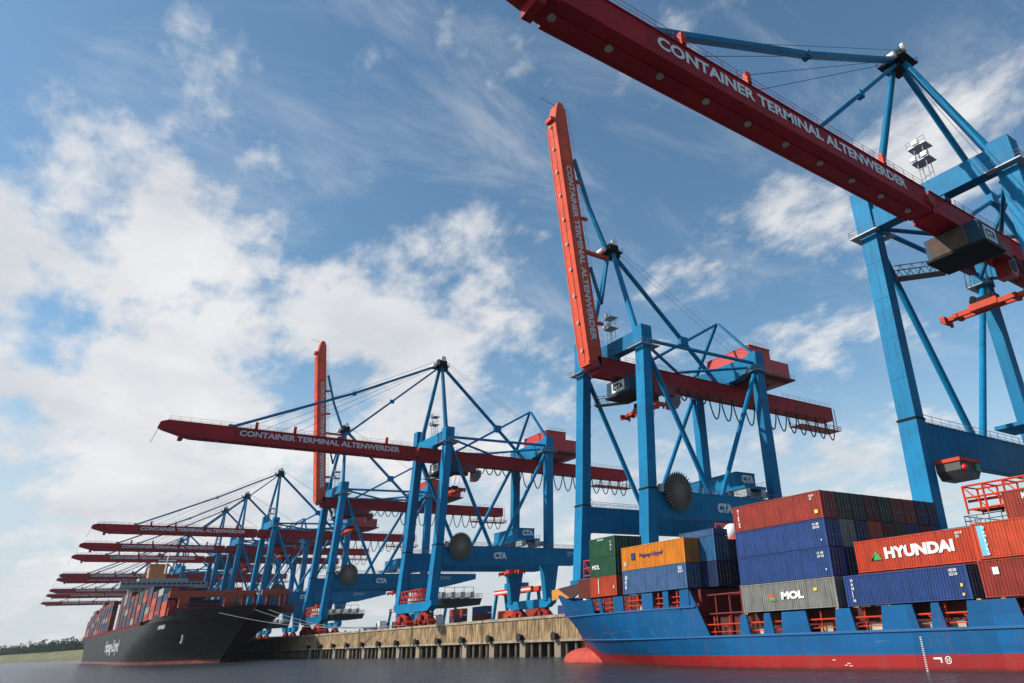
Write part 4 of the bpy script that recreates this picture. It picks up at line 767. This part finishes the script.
def far_ship():
    yc = -25.5; B = 20.6; t = thing('container_ship', 'big black hulled container ship moored beneath the far cranes, bow towards us', 'ship', (430, yc, WZ)); off = (430, yc, WZ)
    def P(name, mm, m, parent=t): return obj(name, mm.mesh(name, off), m, parent)
    def bowx(z): return 318-max(0, z-1)*2.45
    def half(u, z):
        f = max(0, min(1, (z+.3)/16)); p0 = .70+.12*f; s = max(0, (u-p0)/(1-p0)); k = 1-s**(1.7+1.9*f*f)
        a = max(0, (.15-u)/.15); return max(.15, B*k*(1-a*a*.35*(1-f)))
    us = [0, .03, .07, .12, .2, .35, .5, .6]+[.66+.02*i for i in range(17)]+[.99, 1.0]
    zs = [-6, -2, WZ-.1, .6, 1.2, 3, 5, 7.5, 10, 12.5, 15.0]
    hm = hull_paint('far_hull_paint', (.013, .014, .016), (.24, .05, .045), lambda m_, x, N, L: m_('ADD', 1.3, 0.0))
    P('hull', hull_mesh(us, zs, half, yc, bowx, 'far', off), hm)
    f2 = M(); us2 = [.80+.2*i/14 for i in range(15)]; n = len(us2); vs = []
    for s in (-1, 1):
        for u in us2:
            for k, z in enumerate((15.0, 17.6)):
                X = 700+(bowx(z)-700)*u; zz = 15.02+(z-15)*sstep(.80, .84, u); vs.append((X, yc+s*(half(u, z)+.05), zz))
    f2.add(vs, [((s*n+i)*2, (s*n+i+1)*2, (s*n+i+1)*2+1, (s*n+i)*2+1) for s in (0, 1) for i in range(n-1)], True); P('forecastle_side', f2, hm)
    rr = M(); rr.rail((690, yc-B, 15), (390, yc-B, 15), h=1.2, step=8, r=.12); rr.box(388, 692, yc-B+.3, yc-B+2.4, 15.05, 16.4); P('side_rail', rr, mat('rail_dark_red', (.25, .02, .02), .6))
    P('lettering', M(), WL).data if False else None
    lt = obj('lettering', text_mesh('hl_far', 'Hapag-Lloyd', 62, 7.0, (506, yc-B-.15, 4.2), '-Y', .03, off, depth=.1), mat('hull_lettering', (.40, .40, .39), .6), t)
    nm = obj('name_lettering', text_mesh('name_far', 'EXPRESS', 15, 1.3, (327, yc-B+.9-1.2, 12.0), '-Y', .02, off, depth=.1), mat('hull_lettering', (.40, .40, .39), .6), t)
    # breakwater frame: orange upper beam, red lower beam
    xf = 316
    br = M(); br.box(xf-1, xf+1, -46.5, -17.5, 22.2, 24.4); br.box(xf-.9, xf+.9, -15.5, -5.5, 22.8, 24.6)
    for y in (-41.5, -26.5): br.box(xf-1.05, xf+1.05, y-1.6, y+1.6, 16.5, 22.3)
    P('breakwater_frame', br, mat('breakwater_orange', (.42, .06, .015), .6))
    b2 = M(); b2.box(xf-1.3, xf+.8, -46, -3, 16.2, 18.8)
    for y in (-21.5, -17.5, -13, -8, -6): b2.box(xf-1, xf+1, y-.5, y+.5, 18.8, 22.9)
    b2.rail((xf-1.3, -46, 18.8), (xf-1.3, -3, 18.8), h=1.2, step=3, r=.12); P('breakwater_base', b2, mat('breakwater_red', (.20, .015, .015), .6))
    # deckhouse with wide bridge
    dh = M(); x0 = 505; dh.box(x0, x0+14, -41, -10, 15, 38); dh.box(x0-1, x0+12, -46.5, -3, 38.2, 41.4); dh.box(x0+1, x0+10, -38, -13, 41.4, 43.2); dh.box(x0-1.5, x0+12.5, -46.8, -2.7, 37.8, 38.2)
    P('deckhouse', dh, mat('deckhouse_white', (.36, .36, .355), .6, var=.08, dirt=(.3, .28, .25), dirt_amt=.4))
    wn = M()
    for k in range(17): wn.box(x0-1.06, x0-1.0, -46+k*2.48, -44.2+k*2.48, 39.6, 40.7)
    for r in range(6):
        for k in range(9): wn.box(x0-.06, x0, -39+k*3.3, -38+k*3.3, 18+r*3.8, 19.2+r*3.8)
    P('window', wn, GLASS)
    fn = M(); fn.box(x0+24, x0+36, -31, -22, 15, 52); fn.box(x0+23.5, x0+36.5, -31.5, -21.5, 52, 53); P('funnel', fn, mat('funnel_orange', (.55, .2, .06), .6))
    ms = M(); ms.tube((x0+4, -25.5, 46), (x0+4, -25.5, 58), .5, 6, .25); ms.tube((x0+4, -30, 53), (x0+4, -21, 53), .25, 5); P('radar_mast', ms, WHITE)
    an = M(); an.box(300, 302, yc-16.6, yc-16.1, 7.2, 9.6); an.box(299.3, 302.7, yc-16.7, yc-16.4, 7.0, 7.6); P('anchor', an, mat('anchor_grey', (.2, .2, .2), .6))
far_ship()
frnd = random.Random(11)
CT = ['grey', 'navy', 'maroon', 'navy', 'red', 'maroon', 'brown', 'brown', 'brown', 'dark_green', 'navy', 'grey', 'maroon', 'maroon', 'navy', 'olive', 'maroon', 'navy']
def far_container(x, y, z, c, label):
    def mk():
        a = M(); a.box(0, 12.19, 0, 2.44, .06, 2.54)
        for e in (0, 12.04): 
            for w in (-.03, 2.33): a.box(e-.02, e+.17, w, w+.14, 0, 2.6)
        a.box(0, 12.19, -.03, .08, 2.46, 2.6); a.box(0, 12.19, -.03, .08, 0, .12); return a.mesh('shipping_container')
    o = obj('shipping_container', cached('farc', mk), cmat(c), None, (x, y, z)); tag(o, label, 'container', 'containers stacked on the black ship'); return o
heights = [3, 4, 4, 5, 5, 5, 5, 5, 6, 6, 6, 0, 6, 6, 6, 6, 7, 6, 5, 6, 6, 5, 4]
def stackcol(b, r):
    return heights[b]
for b, h in enumerate(heights):
    x = 322+b*15.0 + (20 if b > 11 else 0)
    if h == 0 or x > 672: continue
    for k in range(h):
        nrow = 1 if b > 3 else 7
        for r in range(nrow):
            y = -45.9+r*2.52
            # only what can be seen: outer row everywhere, front ends where a stack stands higher than the one before it
            if b in (1, 2, 3) and r > 0 and k < heights[b-1]: continue
            if b == 0 and (k > 1 and r > 4): continue
            if b in (1, 2, 3) and r > 5: continue
            c = frnd.choice(CT if b > 5 else CT+['orange_red', 'red', 'orange_red', 'grey', 'white']) if not (b == 0 and r == 0) else ('orange_red' if k < 2 else 'navy')
            c = 'navy' if (b == 0 and r > 0) else c
            far_container(x, y, 16.5+2.62*k, c, '%s container, %s tier, %s stack from the black ship\'s bow%s' % (words(c), ORD[k], ORD[b], '' if r == 0 else ', %s row in' % ORD[r]))
# mooring lines of the black ship
for k, (a, b) in enumerate((((285, -35, 15.6), (205, -2.6, 8.1)), ((272, -27, 15.8), (222, -2.6, 8.1)), ((275, -22, 15.8), (215, -2.6, 8.1)))):
    pts = []
    for i in range(13): u = i/12; pts.append((a[0]+(b[0]-a[0])*u, a[1]+(b[1]-a[1])*u, a[2]+(b[2]-a[2])*u-2.2*math.sin(math.pi*u)))
    o = obj('mooring_line', M().path(pts, .07, 5), MOOR); tag(o, 'pale mooring line from the black ship\'s bow to the quay, %s' % ('outermost and longest', 'middle one', 'shortest, nearest the cranes')[k], 'rope', 'mooring lines of the black ship')
# ------------------------------------------------------------------ container yard behind the cranes
yr = random.Random(5); YC = ['maroon', 'navy', 'purple', 'blue', 'grey', 'red', 'white', 'orange_red', 'mid_blue']
for b in range(9):
    for k in range((2, 3, 2, 3, 3, 2, 3, 2, 2)[b]):
        c = YC[(b*2+k*3) % 9]; x = 214+b*21.5
        o = far_container(x, 62, QZ+.02+2.62*k, c, '%s container on the ground behind the cranes, %s tier, %s stack' % (words(c), ORD[k], ORD[b])); o['group'] = 'containers stacked in the yard'; 
def yard_crane(x, y, lab):
    t = thing('yard_crane', lab, 'crane', (x, y, QZ), 'yard cranes behind the quay')
    for s in (-1, 1):
        for e in (-1, 1): obj('leg', cached('yl%d%d' % (s, e), lambda s=s, e=e: M().beam((s*15, e*4.5, 0), (s*15, e*2.5, 14), 1.2, 1.2).mesh('leg')), BLUE, t)
    obj('girder', cached('yg', lambda: M().box(-17, 17, -2.9, -1.3, 14, 16.2).box(-17, 17, 1.3, 2.9, 14, 16.2).mesh('girder')), REDO, t)
    obj('stripe', cached('yst', lambda: M().box(-17, 17, -2.95, -2.9, 14.7, 15.4).mesh('stripe')), WHITE, t)
    obj('trolley_house', cached('yth', lambda: M().box(-4, 5, -4, 4, 16.2, 18.6).mesh('trolley_house')), BLUE, t)
    obj('spreader', cached('ysp', lambda: M().box(-3, 3, -1.1, 1.1, 8, 8.6).tube((-2, 0, 8.6), (-2, 0, 14.2), .08, 4).tube((2, 0, 8.6), (2, 0, 14.2), .08, 4).mesh('spreader')), REDO, t)
for x, y, l in ((312, 96, 'yard crane with red girder seen under the middle crane\'s portal, right one'), (405, 100, 'yard crane with red girder seen left of the middle crane\'s near legs'), (500, 118, 'yard crane with red girder farthest away, low behind the raised-boom crane')): yard_crane(x, y, l)
def vehicle(x, y, lab, col):
    t = thing('straddle_truck', lab, 'truck', (x, y, QZ))
    obj('chassis', M().box(-6.8, 6.8, -1.4, 1.4, .9, 1.5), mat('truck_'+col, CCOL[col], .5), t); obj('cab', M().prism([(-8.6, .6), (-6.9, .6), (-6.9, 3.2), (-8.1, 3.2), (-8.6, 2)], -1.3, 1.3, 'y'), WHITE, t)
    for wx in (-7.7, -4.5, 4, 5.4):
        for s in (-1, 1): obj('wheel', M().tube((wx, s*1.1, .55), (wx, s*1.45, .55), .55, 12), RUB, t)
for x, y, l, c in ((232, 16, 'white-cabbed red flatbed truck under the middle crane', 'red'), (268, 12, 'white-cabbed blue flatbed truck between the middle and raised-boom cranes', 'blue'), (335, 12, 'white-cabbed grey flatbed truck near the black ship\'s bow', 'grey')): vehicle(x, y, l, c)

# ------------------------------------------------------------------ haze
def haze():
    m = bpy.data.materials.new('haze_air'); m.use_nodes = True; N = m.node_tree.nodes; L = m.node_tree.links; N.clear()
    out = N.new('ShaderNodeOutputMaterial'); v = N.new('ShaderNodeVolumePrincipled'); L.new(v.outputs[0], out.inputs['Volume'])
    v.inputs['Color'].default_value = (.86, .92, 1, 1); v.inputs['Density'].default_value = .000045; v.inputs['Anisotropy'].default_value = .3
    o = obj('haze', M().box(-1600, 9100, -1300, 4100, -9.5, 132), m); o['kind'] = 'stuff'; o['label'] = 'thin pale haze over the river and the far cranes'; o['category'] = 'haze'
haze()
